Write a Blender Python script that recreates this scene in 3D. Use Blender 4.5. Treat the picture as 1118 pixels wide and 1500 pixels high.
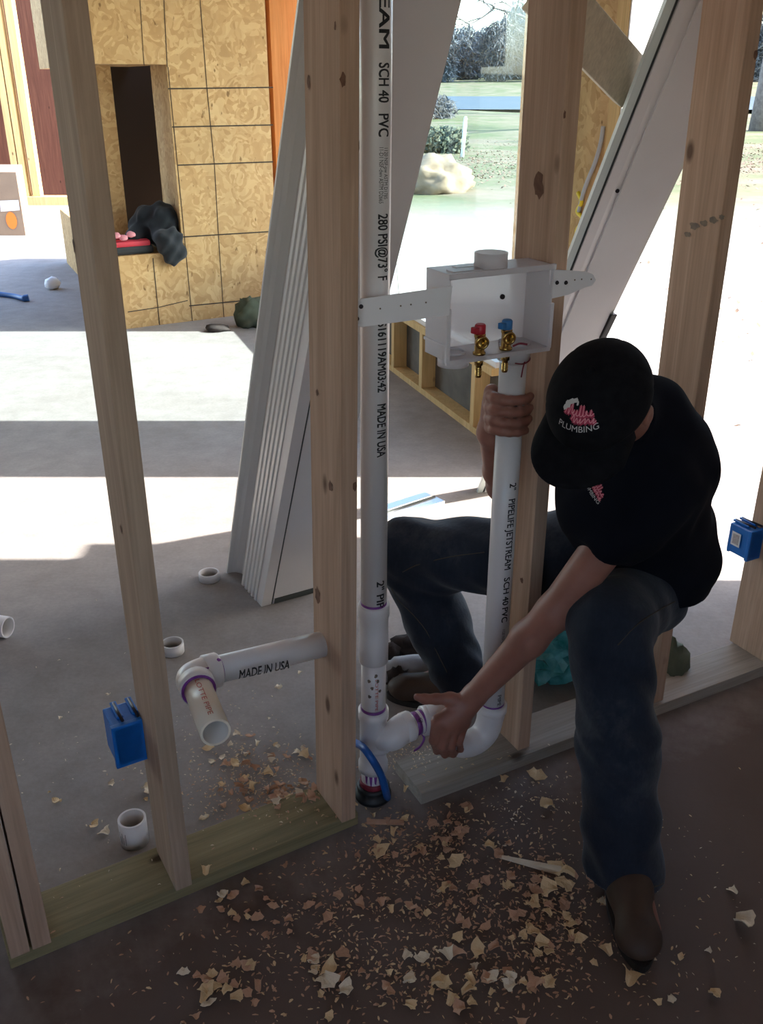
import bpy, bmesh, math, random
import numpy as np
from mathutils import Vector, Matrix
from mathutils.bvhtree import BVHTree

for o in list(bpy.data.objects): bpy.data.objects.remove(o)
scene = bpy.context.scene
C = scene.collection
random.seed(7)
R = math.radians

# ------------------------------------------------------------------ camera
H = 1.68
TH = R(25.0)
FPX = 1350.0
cam_d = bpy.data.cameras.new('camera')
cam = bpy.data.objects.new('camera', cam_d); C.objects.link(cam)
cam.location = (0, 0, H)
cam.rotation_euler = (R(90) - TH, 0, 0)
cam_d.sensor_fit = 'VERTICAL'; cam_d.sensor_height = 24.0
cam_d.lens = 24.0 * FPX / 1500.0
cam_d.clip_start = 0.02; cam_d.clip_end = 2000
scene.camera = cam

# ------------------------------------------------------------------ sky, sun, exposure
w = bpy.data.worlds.new('sky'); scene.world = w; w.use_nodes = True
nt = w.node_tree
sky = nt.nodes.new('ShaderNodeTexSky'); sky.sky_type = 'NISHITA'
sky.sun_disc = False; sky.sun_elevation = R(28); sky.sun_rotation = R(90)
sky.air_density = 1.0; sky.dust_density = 1.2
bg = nt.nodes['Background']; bg.inputs['Strength'].default_value = 0.46
nt.links.new(sky.outputs[0], bg.inputs[0])
sd = bpy.data.lights.new('sun', 'SUN'); sd.energy = 9.0; sd.angle = R(0.6); sd.color = (1.0, 0.95, 0.88)
so = bpy.data.objects.new('sun', sd); C.objects.link(so)
SUN = Vector((math.cos(R(28)), 0.0, math.sin(R(28))))
so.rotation_euler = SUN.to_track_quat('Z', 'Y').to_euler(); so.location = (6, 3, 6)
scene.view_settings.view_transform = 'Standard'
scene.view_settings.look = 'None'
scene.view_settings.gamma = 1.0
scene.view_settings.use_curve_mapping = False
scene.view_settings.exposure = 1.42
try:
    scene.cycles.max_bounces = 10; scene.cycles.diffuse_bounces = 6; scene.cycles.transparent_max_bounces = 12
except Exception: pass

# ------------------------------------------------------------------ measuring helpers
def ray(px, py):
    x = (px-559)/FPX; y = (py-750)/FPX
    return Vector((x, math.cos(TH)-y*math.sin(TH), -(math.sin(TH)+y*math.cos(TH))))
def at_z(px, py, z=0.0):
    r = ray(px, py); return Vector((0, 0, H)) + r*((z-H)/r.z)
def at_pl(px, py, P, d):
    r = ray(px, py); n = (-d[1], d[0])
    t = (P[0]*n[0]+P[1]*n[1])/(r.x*n[0]+r.y*n[1]); return Vector((0, 0, H)) + r*t
def at_Y(px, py, Y):
    return at_pl(px, py, (0, Y), (1, 0))
def at_d(px, py, dep):
    return Vector((0, 0, H)) + ray(px, py)*dep

D1 = Vector((0.856, 0.517, 0)); N1 = Vector((-0.517, 0.856, 0)); L0 = Vector((-0.776, 1.341, 0))
D2 = Vector((0.8872, 0.4615, 0)); N2 = Vector((-0.4615, 0.8872, 0)); R0 = Vector((0.102, 1.825, 0))
def wl(px, py, off=0.0): return at_pl(px, py, L0+N1*off, D1)
def wr(px, py, off=0.0): return at_pl(px, py, R0+N2*off, D2)
ZUP = Vector((0, 0, 1))

# ------------------------------------------------------------------ materials
def new_mat(name):
    m = bpy.data.materials.new(name); m.use_nodes = True
    t = m.node_tree; return m, t, t.nodes['Principled BSDF']
def setp(b, **k):
    for n, v in k.items():
        n = {'rough': 'Roughness', 'metal': 'Metallic', 'spec': 'Specular IOR Level', 'trans': 'Transmission Weight',
             'sss': 'Subsurface Weight', 'alpha': 'Alpha', 'sheen': 'Sheen Weight', 'coat': 'Coat Weight'}[n]
        if n in b.inputs: b.inputs[n].default_value = v
def rgb(*c): return (c[0], c[1], c[2], 1.0)
def coords(t, scale=(1, 1, 1), kind='Object', rnd=False):
    tc = t.nodes.new('ShaderNodeTexCoord'); mp = t.nodes.new('ShaderNodeMapping')
    mp.inputs['Scale'].default_value = scale
    t.links.new(tc.outputs[kind], mp.inputs[0])
    if rnd:
        oi = t.nodes.new('ShaderNodeObjectInfo'); mu = t.nodes.new('ShaderNodeMath'); mu.operation = 'MULTIPLY'
        mu.inputs[1].default_value = 37.0
        t.links.new(oi.outputs['Random'], mu.inputs[0])
        cb = t.nodes.new('ShaderNodeCombineXYZ')
        for i in range(3): t.links.new(mu.outputs[0], cb.inputs[i])
        t.links.new(cb.outputs[0], mp.inputs['Location'])
    return mp.outputs[0]
def noise(t, co, scale, detail=4, rough=.55, dist=0):
    n = t.nodes.new('ShaderNodeTexNoise'); n.inputs['Scale'].default_value = scale
    n.inputs['Detail'].default_value = detail; n.inputs['Roughness'].default_value = rough
    n.inputs['Distortion'].default_value = dist
    t.links.new(co, n.inputs['Vector']); return n.outputs['Fac']
def ramp(t, fac, stops):
    r = t.nodes.new('ShaderNodeValToRGB'); e = r.color_ramp.elements
    while len(e) < len(stops): e.new(0.5)
    for i, (p, c) in enumerate(stops):
        e[i].position = p; e[i].color = rgb(*c) if not isinstance(c, (int, float)) else rgb(c, c, c)
    t.links.new(fac, r.inputs[0]); return r.outputs[0]
def mixc(t, fac, a, b, mode='MIX'):
    m = t.nodes.new('ShaderNodeMix'); m.data_type = 'RGBA'; m.blend_type = mode
    for s, v in ((0, fac), (6, a), (7, b)):
        if isinstance(v, (int, float)): m.inputs[s].default_value = v
        elif isinstance(v, tuple): m.inputs[s].default_value = rgb(*v)
        else: t.links.new(v, m.inputs[s])
    return m.outputs[2]
def bump(t, b, h, strength=.3, dist=.01):
    n = t.nodes.new('ShaderNodeBump'); n.inputs['Strength'].default_value = strength; n.inputs['Distance'].default_value = dist
    t.links.new(h, n.inputs['Height']); t.links.new(n.outputs[0], b.inputs['Normal'])

def plain(name, c, rough=.6, c2=None, scale=8, bumpy=0, detail=5, **k):
    m, t, b = new_mat(name); setp(b, rough=rough, **k)
    if c2 is None: b.inputs['Base Color'].default_value = rgb(*c)
    else:
        f = noise(t, coords(t), scale, detail)
        t.links.new(ramp(t, f, [(.35, c), (.68, c2)]), b.inputs['Base Color'])
        if bumpy: bump(t, b, f, bumpy)
    return m

def wood(name, c1, c2, c3, axis='z', knots=True, rough=.75):
    m, t, b = new_mat(name); setp(b, rough=rough, spec=.25)
    s = {'z': (9, 9, .55), 'x': (.55, 9, 9), 'y': (9, .55, 9)}[axis]
    co = coords(t, s, rnd=True)
    f1 = noise(t, co, 2.2, 6, .6, 1.2)
    base = ramp(t, f1, [(.25, c1), (.5, c2), (.75, c3)])
    s2 = {'z': (60, 60, 1.6), 'x': (1.6, 60, 60), 'y': (60, 1.6, 60)}[axis]
    f2 = noise(t, coords(t, s2, rnd=True), 3, 5)
    col = mixc(t, .35, base, ramp(t, f2, [(.3, .45), (.7, 1.0)]), 'MULTIPLY')
    if knots:
        s3 = {'z': (7, 7, 3.6), 'x': (3.6, 7, 7), 'y': (7, 3.6, 7)}[axis]
        v = t.nodes.new('ShaderNodeTexVoronoi'); v.inputs['Scale'].default_value = 1.0
        t.links.new(coords(t, s3, rnd=True), v.inputs['Vector'])
        kn = ramp(t, v.outputs['Distance'], [(.05, .9), (.11, 0.0)])
        col = mixc(t, kn, col, (c1[0]*.25, c1[1]*.2, c1[2]*.18))
    t.links.new(col, b.inputs['Base Color'])
    bump(t, b, f2, .15, .004)
    return m

M = {}
M['stud'] = wood('spruce', (.41, .265, .18), (.51, .34, .24), (.61, .425, .31))
M['stud_grey'] = wood('weathered_spruce', (.37, .265, .19), (.46, .335, .245), (.56, .42, .31))
M['plate'] = wood('treated_pine', (.20, .17, .09), (.29, .24, .13), (.36, .30, .17), axis='x')
M['plate_grey'] = wood('sky_sheen_plate', (.27, .235, .195), (.35, .31, .265), (.43, .385, .335), axis='x')  # paler grey holds the sky reflection seen on the right plate's top
M['tan_wood'] = wood('tan_board', (.58, .50, .38), (.66, .58, .44), (.72, .63, .48), knots=False)
M['backlit_orange'] = wood('backlit_orange_wood', (.55, .20, .06), (.66, .26, .08), (.74, .32, .11))  # the orange of backlit OSB is put into this wood colour
M['yellow_stud'] = wood('yellow_pine', (.55, .36, .15), (.66, .45, .2), (.75, .54, .27))
M['redwood'] = wood('dark_red_wood', (.10, .035, .02), (.14, .05, .03), (.18, .07, .04))

def osb_mat(name, a, bcol, c):
    m, t, b = new_mat(name); setp(b, rough=.8, spec=.2)
    co = coords(t)
    v = t.nodes.new('ShaderNodeTexVoronoi'); v.inputs['Scale'].default_value = 34
    nz = t.nodes.new('ShaderNodeTexNoise'); nz.inputs['Scale'].default_value = 5; t.links.new(co, nz.inputs['Vector']); v.inputs['Randomness'].default_value = 1.0
    ad = t.nodes.new('ShaderNodeMix'); ad.data_type = 'VECTOR'; ad.inputs[0].default_value = .35
    t.links.new(co, ad.inputs[4]); t.links.new(nz.outputs['Color'], ad.inputs[5])
    t.links.new(ad.outputs[1], v.inputs['Vector'])
    base = ramp(t, v.outputs['Color'], [(.1, a), (.5, bcol), (.9, c)])
    f2 = noise(t, co, 3.5, 5)
    col = mixc(t, .45, base, ramp(t, f2, [(.3, .72), (.7, 1.0)]), 'MULTIPLY')
    f3 = noise(t, coords(t, (1, 1, .5)), 23, 2)
    col = mixc(t, ramp(t, f3, [(.68, 0.0), (.74, .8)]), col, (.16, .08, .03))
    t.links.new(col, b.inputs['Base Color']); return m
M['osb'] = osb_mat('osb', (.46, .27, .115), (.56, .35, .16), (.65, .43, .21))
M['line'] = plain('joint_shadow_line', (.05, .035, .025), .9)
M['ply'] = wood('grey_plywood', (.26, .25, .22), (.34, .33, .29), (.42, .41, .36), axis='x', knots=False)

def concrete(name):
    m, t, b = new_mat(name); setp(b, rough=.85, spec=.25)
    co = coords(t)
    f1 = noise(t, co, .9, 6, .6); f2 = noise(t, co, 9, 6, .65); f3 = noise(t, co, 70, 3, .6)
    base = ramp(t, f1, [(.3, (.30, .265, .245)), (.55, (.36, .325, .305)), (.75, (.40, .37, .35))])
    col = mixc(t, .5, base, ramp(t, f2, [(.3, .62), (.65, 1.0)]), 'MULTIPLY')
    col = mixc(t, .3, col, ramp(t, f3, [(.3, .6), (.7, 1.0)]), 'MULTIPLY')
    # darker, browner tone on the near side of the stud wall
    sx = t.nodes.new('ShaderNodeSeparateXYZ'); t.links.new(co, sx.inputs[0])
    d = t.nodes.new('ShaderNodeMath'); d.operation = 'MULTIPLY_ADD'; d.inputs[1].default_value = -.52
    t.links.new(sx.outputs[0], d.inputs[0]); t.links.new(sx.outputs[1], d.inputs[2])
    n4 = noise(t, co, 2.2, 6, .7)
    ad = t.nodes.new('ShaderNodeMath'); ad.operation = 'MULTIPLY_ADD'; ad.inputs[1].default_value = .9
    t.links.new(n4, ad.inputs[0]); t.links.new(d.outputs[0], ad.inputs[2])
    dirt = ramp(t, ad.outputs[0], [(.0, 1.0), (1.0, 0.0)])
    rr = t.nodes.new('ShaderNodeMapRange'); rr.inputs[1].default_value = 2.05; rr.inputs[2].default_value = 2.45
    rr.inputs[3].default_value = .92; rr.inputs[4].default_value = 0.0
    t.links.new(ad.outputs[0], rr.inputs[0])
    col = mixc(t, rr.outputs[0], col, mixc(t, n4, (.095, .062, .05), (.15, .105, .085)))
    t.links.new(col, b.inputs['Base Color']); bump(t, b, f3, .12, .004); return m
M['floor'] = concrete('dusty_concrete')

M['pvc'] = plain('white_pvc', (.71, .68, .675), .32, spec=.5)
M['pvc_cream'] = plain('cream_pvc', (.78, .70, .58), .38, spec=.5)
M['pvc_in'] = plain('pvc_bore', (.62, .58, .54), .6)
M['ink'] = plain('black_ink', (.02, .02, .022), .6)
M['red_ink'] = plain('red_ink', (.55, .10, .08), .6)
M['primer'] = plain('purple_primer', (.16, .03, .22), .3, (.26, .07, .33), 40)
M['rubber'] = plain('black_rubber', (.018, .018, .02), .55)
M['hose'] = plain('blue_hose', (.01, .10, .38), .4)
M['maroon'] = plain('maroon_plastic', (.22, .02, .04), .5)

def translucent(name):
    m, t, b = new_mat(name); setp(b, rough=.35, spec=.4)
    b.inputs['Base Color'].default_value = rgb(.86, .84, .86)
    out = t.nodes['Material Output']
    tr = t.nodes.new('ShaderNodeBsdfTransparent'); tr.inputs[0].default_value = rgb(.93, .93, .95)
    tl = t.nodes.new('ShaderNodeBsdfTranslucent'); tl.inputs[0].default_value = rgb(.85, .83, .85)
    m1 = t.nodes.new('ShaderNodeMixShader'); m1.inputs[0].default_value = .45
    m2 = t.nodes.new('ShaderNodeMixShader'); m2.inputs[0].default_value = .22
    t.links.new(b.outputs[0], m1.inputs[1]); t.links.new(tl.outputs[0], m1.inputs[2])
    t.links.new(m1.outputs[0], m2.inputs[1]); t.links.new(tr.outputs[0], m2.inputs[2])
    t.links.new(m2.outputs[0], out.inputs[0]); return m
M['clear'] = translucent('frosted_clear_plastic')
M['strap'] = plain('white_plastic_strap', (.80, .78, .80), .35)
M['brass'] = plain('brass', (.52, .34, .11), .25, metal=1.0)
M['red_knob'] = plain('red_plastic', (.42, .012, .03), .4)
M['blue_knob'] = plain('blue_plastic_handle', (.02, .16, .42), .4)
M['screw'] = plain('black_screw', (.03, .025, .03), .4, metal=.6)
M['box_blue'] = plain('blue_pvc_box', (.004, .13, .48), .38, (.006, .16, .55), 30)
M['sticker'] = plain('grey_label', (.72, .72, .72), .6)
M['sticker2'] = plain('printed_grid', (.38, .32, .31), .7, (.55, .50, .49), 140)
M['white_paint'] = plain('white_paint', (.67, .65, .655), .42, (.72, .70, .705), 3)
M['white_vinyl'] = plain('white_vinyl', (.70, .68, .66), .35)
M['gasket'] = plain('dark_gasket', (.05, .06, .06), .6)
M['green_edge'] = plain('greenish_white_edge', (.58, .64, .62), .3)
M['alu'] = plain('mill_aluminium', (.60, .61, .64), .35, metal=.85)

def glass(name):
    m, t, b = new_mat(name); out = t.nodes['Material Output']
    tr = t.nodes.new('ShaderNodeBsdfTransparent'); tr.inputs[0].default_value = rgb(.86, .95, .97)
    gl = t.nodes.new('ShaderNodeBsdfGlossy'); gl.inputs['Roughness'].default_value = .03
    mx = t.nodes.new('ShaderNodeMixShader'); mx.inputs[0].default_value = .05
    t.links.new(tr.outputs[0], mx.inputs[1]); t.links.new(gl.outputs[0], mx.inputs[2])
    t.links.new(mx.outputs[0], out.inputs[0]); return m
M['glass'] = glass('window_glass')
M['wrap'] = plain('house_wrap', (.80, .80, .82), .5)
M['wrap_red'] = plain('house_wrap_print', (.75, .22, .25), .5)
M['yellow'] = plain('yellow_cable', (.80, .62, .03), .5)
M['grey_cable'] = plain('grey_cable', (.42, .43, .44), .5)
M['card'] = plain('corrugated_cardboard', (.27, .19, .13), .85, (.31, .22, .15), 5)
M['orange_sticker'] = plain('orange_sticker', (.85, .22, .03), .6)
M['dark_cloth'] = plain('charcoal_cloth', (.007, .009, .013), .95, (.013, .016, .021), 12, sheen=.1)
M['red_bag'] = plain('red_nylon', (.55, .03, .05), .6)
M['black_bag'] = plain('black_nylon', (.02, .02, .022), .7)
M['pink'] = plain('pink_print', (.75, .30, .34), .8)
M['skin'] = plain('skin', (.27, .115, .082), .5, (.33, .148, .108), 18, sss=.08)
M['hair'] = plain('brown_hair', (.08, .05, .03), .6)
M['shirt'] = plain('black_cotton', (.0035, .004, .008), .95, (.006, .007, .012), 9, spec=.12)
M['cap'] = plain('black_twill', (.004, .004, .006), .9, (.008, .008, .010), 60, spec=.15)
M['logo_red'] = plain('red_thread', (.42, .04, .09), .85)
M['logo_white'] = plain('white_thread', (.55, .53, .52), .85)
M['eye'] = plain('eye_white', (.7, .68, .66), .2)
def denim():
    m, t, b = new_mat('denim'); setp(b, rough=.9, spec=.2, sheen=.15)
    f = noise(t, coords(t), 5, 6, .65); f2 = noise(t, coords(t, (1, 1, .12)), 160, 2)
    col = ramp(t, f, [(.3, (.008, .013, .025)), (.55, (.020, .028, .044)), (.8, (.075, .082, .094))])
    col = mixc(t, .35, col, ramp(t, f2, [(.3, .5), (.7, 1.0)]), 'MULTIPLY')
    t.links.new(col, b.inputs['Base Color']); bump(t, b, f, .35, .02); return m
M['denim'] = denim()
M['boot'] = plain('brown_boot_leather', (.045, .025, .016), .65, (.07, .04, .025), 14, .15)
M['sole'] = plain('dark_boot_sole', (.02, .016, .014), .7)
M['thread'] = plain('tan_seam_thread', (.06, .048, .035), .9)
M['teal'] = plain('teal_plastic', (.015, .20, .18), .12, (.16, .50, .55), 16)
M['rag'] = plain('dark_rag', (.03, .022, .02), .95, (.06, .045, .04), 12)
M['grey_rag'] = plain('grey_cloth', (.28, .29, .31), .9, (.44, .45, .48), 10)
M['chip1'] = plain('fresh_wood_chip', (.66, .46, .25), .85, (.78, .60, .36), 30)
M['chip2'] = plain('reddish_wood_chip', (.48, .27, .17), .85, (.60, .37, .24), 30)
M['chip3'] = plain('pale_wood_chip', (.78, .68, .52), .85, (.70, .58, .42), 30)
M['bar'] = plain('blue_painted_steel', (.02, .10, .32), .45)
M['brown_wall'] = plain('sheathing_board', (.47, .41, .38), .9, (.54, .47, .44), 4)
M['damp_ply'] = plain('damp_plywood', (.10, .09, .075), .9, (.17, .15, .125), 6)
M['bark'] = plain('bark', (.10, .085, .08), .95, (.17, .15, .14), 6)
M['twigs'] = plain('bare_twigs', (.06, .06, .062), .95, (.10, .10, .10), 4)
M['woods'] = plain('hazed_bare_woods', (.10, .11, .12), .95, (.15, .16, .17), .9)  # distance haze is mixed into this blue-grey twig colour
M['bush'] = plain('dull_shrub', (.06, .075, .045), .95, (.13, .14, .095), 5)
M['dirt'] = plain('straw_covered_dirt', (.17, .12, .07), .95, (.27, .21, .14), 3, .5)
M['water'] = plain('pond_water', (.065, .085, .10), .6, (.085, .10, .115), .3, spec=.05)
M['leaf'] = plain('dry_leaf', (.15, .09, .06), .9, (.22, .15, .10), 9)
def grass_mat():
    m, t, b = new_mat('field'); setp(b, rough=.95, spec=.1)
    co = coords(t)
    f = noise(t, co, .35, 6, .65); f2 = noise(t, co, 4, 6, .7); f3 = noise(t, coords(t, (.4, 1, 1)), .12, 4)
    g = mixc(t, f2, (.075, .09, .04), (.13, .14, .07))
    straw = mixc(t, f2, (.14, .11, .07), (.23, .195, .14))
    col = mixc(t, ramp(t, f, [(.42, 0.0), (.6, 1.0)]), g, straw)
    # bare pale gravel close to the house
    sx = t.nodes.new('ShaderNodeSeparateXYZ'); t.links.new(co, sx.inputs[0])
    ad = t.nodes.new('ShaderNodeMath'); ad.operation = 'MULTIPLY_ADD'; ad.inputs[1].default_value = 7
    t.links.new(f, ad.inputs[0]); t.links.new(sx.outputs[1], ad.inputs[2])
    mr = t.nodes.new('ShaderNodeMapRange'); mr.inputs[1].default_value = 9; mr.inputs[2].default_value = 19
    mr.inputs[3].default_value = 1; mr.inputs[4].default_value = 0
    t.links.new(ad.outputs[0], mr.inputs[0])
    col = mixc(t, mr.outputs[0], col, mixc(t, f2, (.50, .45, .40), (.62, .58, .53)))
    t.links.new(col, b.inputs['Base Color']); return m
M['field'] = grass_mat()

# ------------------------------------------------------------------ mesh builder
class MB:
    def __init__(s): s.bm = bmesh.new(); s.mats = []
    def mi(s, m):
        if m not in s.mats: s.mats.append(m)
        return s.mats.index(m)
    def face(s, vs, m, smooth=False):
        try: f = s.bm.faces.new(vs)
        except ValueError: return None
        f.material_index = s.mi(m); f.smooth = smooth; return f
    def hexa(s, p, m, bevel=0):
        v = [s.bm.verts.new(q) for q in p]
        fs = [s.face([v[i] for i in q], m) for q in ((3, 2, 1, 0), (4, 5, 6, 7), (0, 1, 5, 4), (1, 2, 6, 5), (2, 3, 7, 6), (3, 0, 4, 7))]
        if bevel:
            es = list({e for f in fs for e in f.edges})
            r = bmesh.ops.bevel(s.bm, geom=es, offset=bevel, segments=2, profile=.6, affect='EDGES')
        return s
    def obox(s, o, ax, ay, az, m, bevel=0):     # corner + three edge vectors
        o = Vector(o); ax = Vector(ax); ay = Vector(ay); az = Vector(az)
        return s.hexa([o, o+ax, o+ax+ay, o+ay, o+az, o+ax+az, o+ax+ay+az, o+ay+az], m, bevel)
    def box(s, c, d, m, bevel=0, X=None, Y=None, Z=None):
        X = (X or Vector((1, 0, 0))).normalized()*d[0]; Y = (Y or Vector((0, 1, 0))).normalized()*d[1]; Z = (Z or ZUP).normalized()*d[2]
        return s.obox(Vector(c)-(X+Y+Z)/2, X, Y, Z, m, bevel)
    def quad(s, pts, m): s.face([s.bm.verts.new(p) for p in pts], m); return s
    def prism(s, poly, z0, z1, m):
        a = [s.bm.verts.new((p[0], p[1], z0)) for p in poly]; b = [s.bm.verts.new((p[0], p[1], z1)) for p in poly]
        n = len(poly); s.face(list(reversed(a)), m); s.face(b, m)
        for i in range(n): s.face([a[i], a[(i+1) % n], b[(i+1) % n], b[i]], m)
        return s
    def tube(s, pts, rad, m, seg=20, caps=True, smooth=True, closed=False, flat=None):
        pts = [Vector(p) for p in pts]; n = len(pts)
        if not hasattr(rad, '__len__'): rad = [rad]*n
        t0 = (pts[1]-pts[0]).normalized()
        a = t0.orthogonal().normalized() if abs(t0.z) > .99 else t0.cross(ZUP).normalized()
        rings = []
        for i, p in enumerate(pts):
            t = (pts[min(i+1, n-1)]-pts[max(i-1, 0)])
            if t.length < 1e-9: t = t0
            t.normalize()
            a = a - t*a.dot(t)
            if a.length < 1e-6: a = t.orthogonal()
            a.normalize(); b = t.cross(a)
            fl = flat or 1.0
            rings.append([s.bm.verts.new(p+(a*math.cos(2*math.pi*k/seg)+b*math.sin(2*math.pi*k/seg)*fl)*rad[i]) for k in range(seg)])
        for i in range(n-1):
            for k in range(seg):
                s.face([rings[i][k], rings[i][(k+1) % seg], rings[i+1][(k+1) % seg], rings[i+1][k]], m, smooth)
        if caps:
            s.face(list(reversed(rings[0])), m); s.face(rings[-1], m)
        return s
    def pipe(s, a, b, ro, ri, m, min_=None, seg=32):   # hollow pipe
        a = Vector(a); b = Vector(b); t = (b-a).normalized(); u = t.orthogonal().normalized(); v = t.cross(u)
        def ring(p, r): return [s.bm.verts.new(p+(u*math.cos(2*math.pi*k/seg)+v*math.sin(2*math.pi*k/seg))*r) for k in range(seg)]
        A, B, Bi, Ai = ring(a, ro), ring(b, ro), ring(b, ri), ring(a, ri)
        for (P, Q, mm, sm) in ((A, B, m, True), (B, Bi, m, False), (Bi, Ai, min_ or m, True), (Ai, A, m, False)):
            for k in range(seg): s.face([P[k], P[(k+1) % seg], Q[(k+1) % seg], Q[k]], mm, sm)
        return s
    def lathe(s, prof, c, axis, m, seg=24, smooth=True):  # prof: (r, h)
        t = Vector(axis).normalized(); u = t.orthogonal().normalized(); v = t.cross(u); c = Vector(c)
        rings = [[s.bm.verts.new(c+t*h+(u*math.cos(2*math.pi*k/seg)+v*math.sin(2*math.pi*k/seg))*max(r, 1e-4)) for k in range(seg)] for r, h in prof]
        for i in range(len(rings)-1):
            for k in range(seg): s.face([rings[i][k], rings[i][(k+1) % seg], rings[i+1][(k+1) % seg], rings[i+1][k]], m, smooth)
        s.face(list(reversed(rings[0])), m); s.face(rings[-1], m); return s
    def add_np(s, V, F, m, smooth=True):
        vs = [s.bm.verts.new(v) for v in V]
        for f in F: s.face([vs[i] for i in f], m, smooth)
        return s
    def blob(s, c, r, m, seed=0, amp=.25, freq=3.0, sub=3, flatz=None, smooth=True):
        from mathutils import noise as mn
        b2 = bmesh.new(); bmesh.ops.create_icosphere(b2, subdivisions=sub, radius=1)
        c = Vector(c); mp = {}
        for v in b2.verts:
            d = v.co.normalized(); k = 1+amp*mn.noise(d*freq+Vector((seed*7.1, seed*3.3, 0)))+amp*.5*mn.noise(d*freq*2.7+Vector((seed, 0, 5)))
            p = Vector((d.x*r[0], d.y*r[1], d.z*r[2]))*k+c
            if flatz is not None: p.z = max(p.z, flatz)
            mp[v] = s.bm.verts.new(p)
        for f in b2.faces: s.face([mp[v] for v in f.verts], m, smooth)
        b2.free(); return s
    def build(s, name, parent=None, origin=None, matrix=None, merge=False):
        if merge: bmesh.ops.remove_doubles(s.bm, verts=s.bm.verts, dist=1e-5)
        s.bm.normal_update()
        bmesh.ops.recalc_face_normals(s.bm, faces=s.bm.faces)
        me = bpy.data.meshes.new(name)
        o = bpy.data.objects.new(name, me); C.objects.link(o)
        if parent is not None:
            o.parent = parent; s.bm.transform(parent_world(parent).inverted())
        elif matrix is not None:
            s.bm.transform(matrix.inverted()); o.matrix_world = matrix
        elif origin is not None:
            s.bm.transform(Matrix.Translation(-Vector(origin))); o.location = origin
        s.bm.to_mesh(me); s.bm.free()
        for m in s.mats: me.materials.append(M[m])
        return o
def parent_world(o):
    m = Matrix.LocRotScale(o.location, o.rotation_euler, o.scale)
    return parent_world(o.parent) @ m if o.parent else m
def empty(name, loc):
    o = bpy.data.objects.new(name, None); C.objects.link(o); o.location = loc; o.empty_display_size = .05; return o
def tag(o, label=None, cat=None, group=None, kind=None):
    if label: o['label'] = label
    if cat: o['category'] = cat
    if group: o['group'] = group
    if kind: o['kind'] = kind
    return o
def structure(o, label=None):
    o['kind'] = 'structure'
    return o
def thing(name, loc, label, cat, group=None): return tag(empty(name, loc), label, cat, group)
def copy_tree(o, parent=None):
    c = o.copy(); C.objects.link(c)
    if parent: c.parent = parent
    for ch in list(o.children): copy_tree(ch, c)
    return c
def catmull(pts, n=8):
    P = [Vector(p) for p in pts]; P = [P[0]*2-P[1]]+P+[P[-1]*2-P[-2]]; out = []
    for i in range(1, len(P)-2):
        for k in range(n):
            t = k/n
            out.append(.5*((2*P[i])+(P[i+1]-P[i-1])*t+(2*P[i-1]-5*P[i]+4*P[i+1]-P[i+2])*t*t+(3*P[i]-P[i-1]-3*P[i+1]+P[i+2])*t**3))
    out.append(P[-2]); return out

def text2d(body, step=None, bold=0.0, shear=0.0):
    """text outline as verts/faces, normalised: x from 0 to its length in cap heights, y 0..1"""
    cu = bpy.data.curves.new('t', 'FONT'); cu.body = body; cu.size = 1.0; cu.offset = 0.0; cu.shear = shear; cu.resolution_u = 3
    o = bpy.data.objects.new('t', cu); C.objects.link(o)
    dg = bpy.context.evaluated_depsgraph_get(); dg.update()
    me = bpy.data.meshes.new_from_object(o.evaluated_get(dg))
    bm = bmesh.new(); bm.from_mesh(me)
    bpy.data.objects.remove(o); bpy.data.meshes.remove(me)
    xs = [v.co.x for v in bm.verts]; x0 = min(xs); x1 = max(xs)
    s = 1/.69
    for v in bm.verts: v.co = Vector(((v.co.x-x0)*s, v.co.y*s, 0))
    if step:
        y = -.3
        while y < 1.2:
            bmesh.ops.bisect_plane(bm, geom=bm.verts[:]+bm.edges[:]+bm.faces[:], plane_co=(0, y, 0), plane_no=(0, 1, 0)); y += step
    bm.verts.index_update()
    V = [v.co.copy() for v in bm.verts]; F = [[v.index for v in f.verts] for f in bm.faces]; bm.free()
    return V, F, (x1-x0)*s
def text_on_pipe(mb, body, a, b, axis_p, r, facing, letter_h, m, bold=.0):
    """text running from point a to b along a pipe axis; 'facing' = outward direction at mid letter height, letter tops turn towards axis x facing"""
    V, F, L = text2d(body, .12, bold)
    a = Vector(a); b = Vector(b); ax = (b-a); ln = ax.length; ax.normalize()
    f = (Vector(facing)-ax*Vector(facing).dot(ax)).normalized(); up = f.cross(ax).normalized()
    out = []
    for v in V:
        al = v.x/L*ln; th = (v.y-.5)*letter_h/r
        out.append(a+ax*al+(f*math.cos(th)+up*math.sin(th))*(r+.0006))
    mb.add_np(out, F, m, False)
    if bold > .004 and letter_h > .015:
        for du, dv in ((.03, .022), (-.03, .022), (.03, -.022), (-.03, -.022)):
            o2 = []
            for v in V:
                al = (v.x+du)/L*ln; th = (v.y+dv-.5)*letter_h/r
                o2.append(a+ax*al+(f*math.cos(th)+up*math.sin(th))*(r+.0006))
            mb.add_np(o2, F, m, False)

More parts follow.
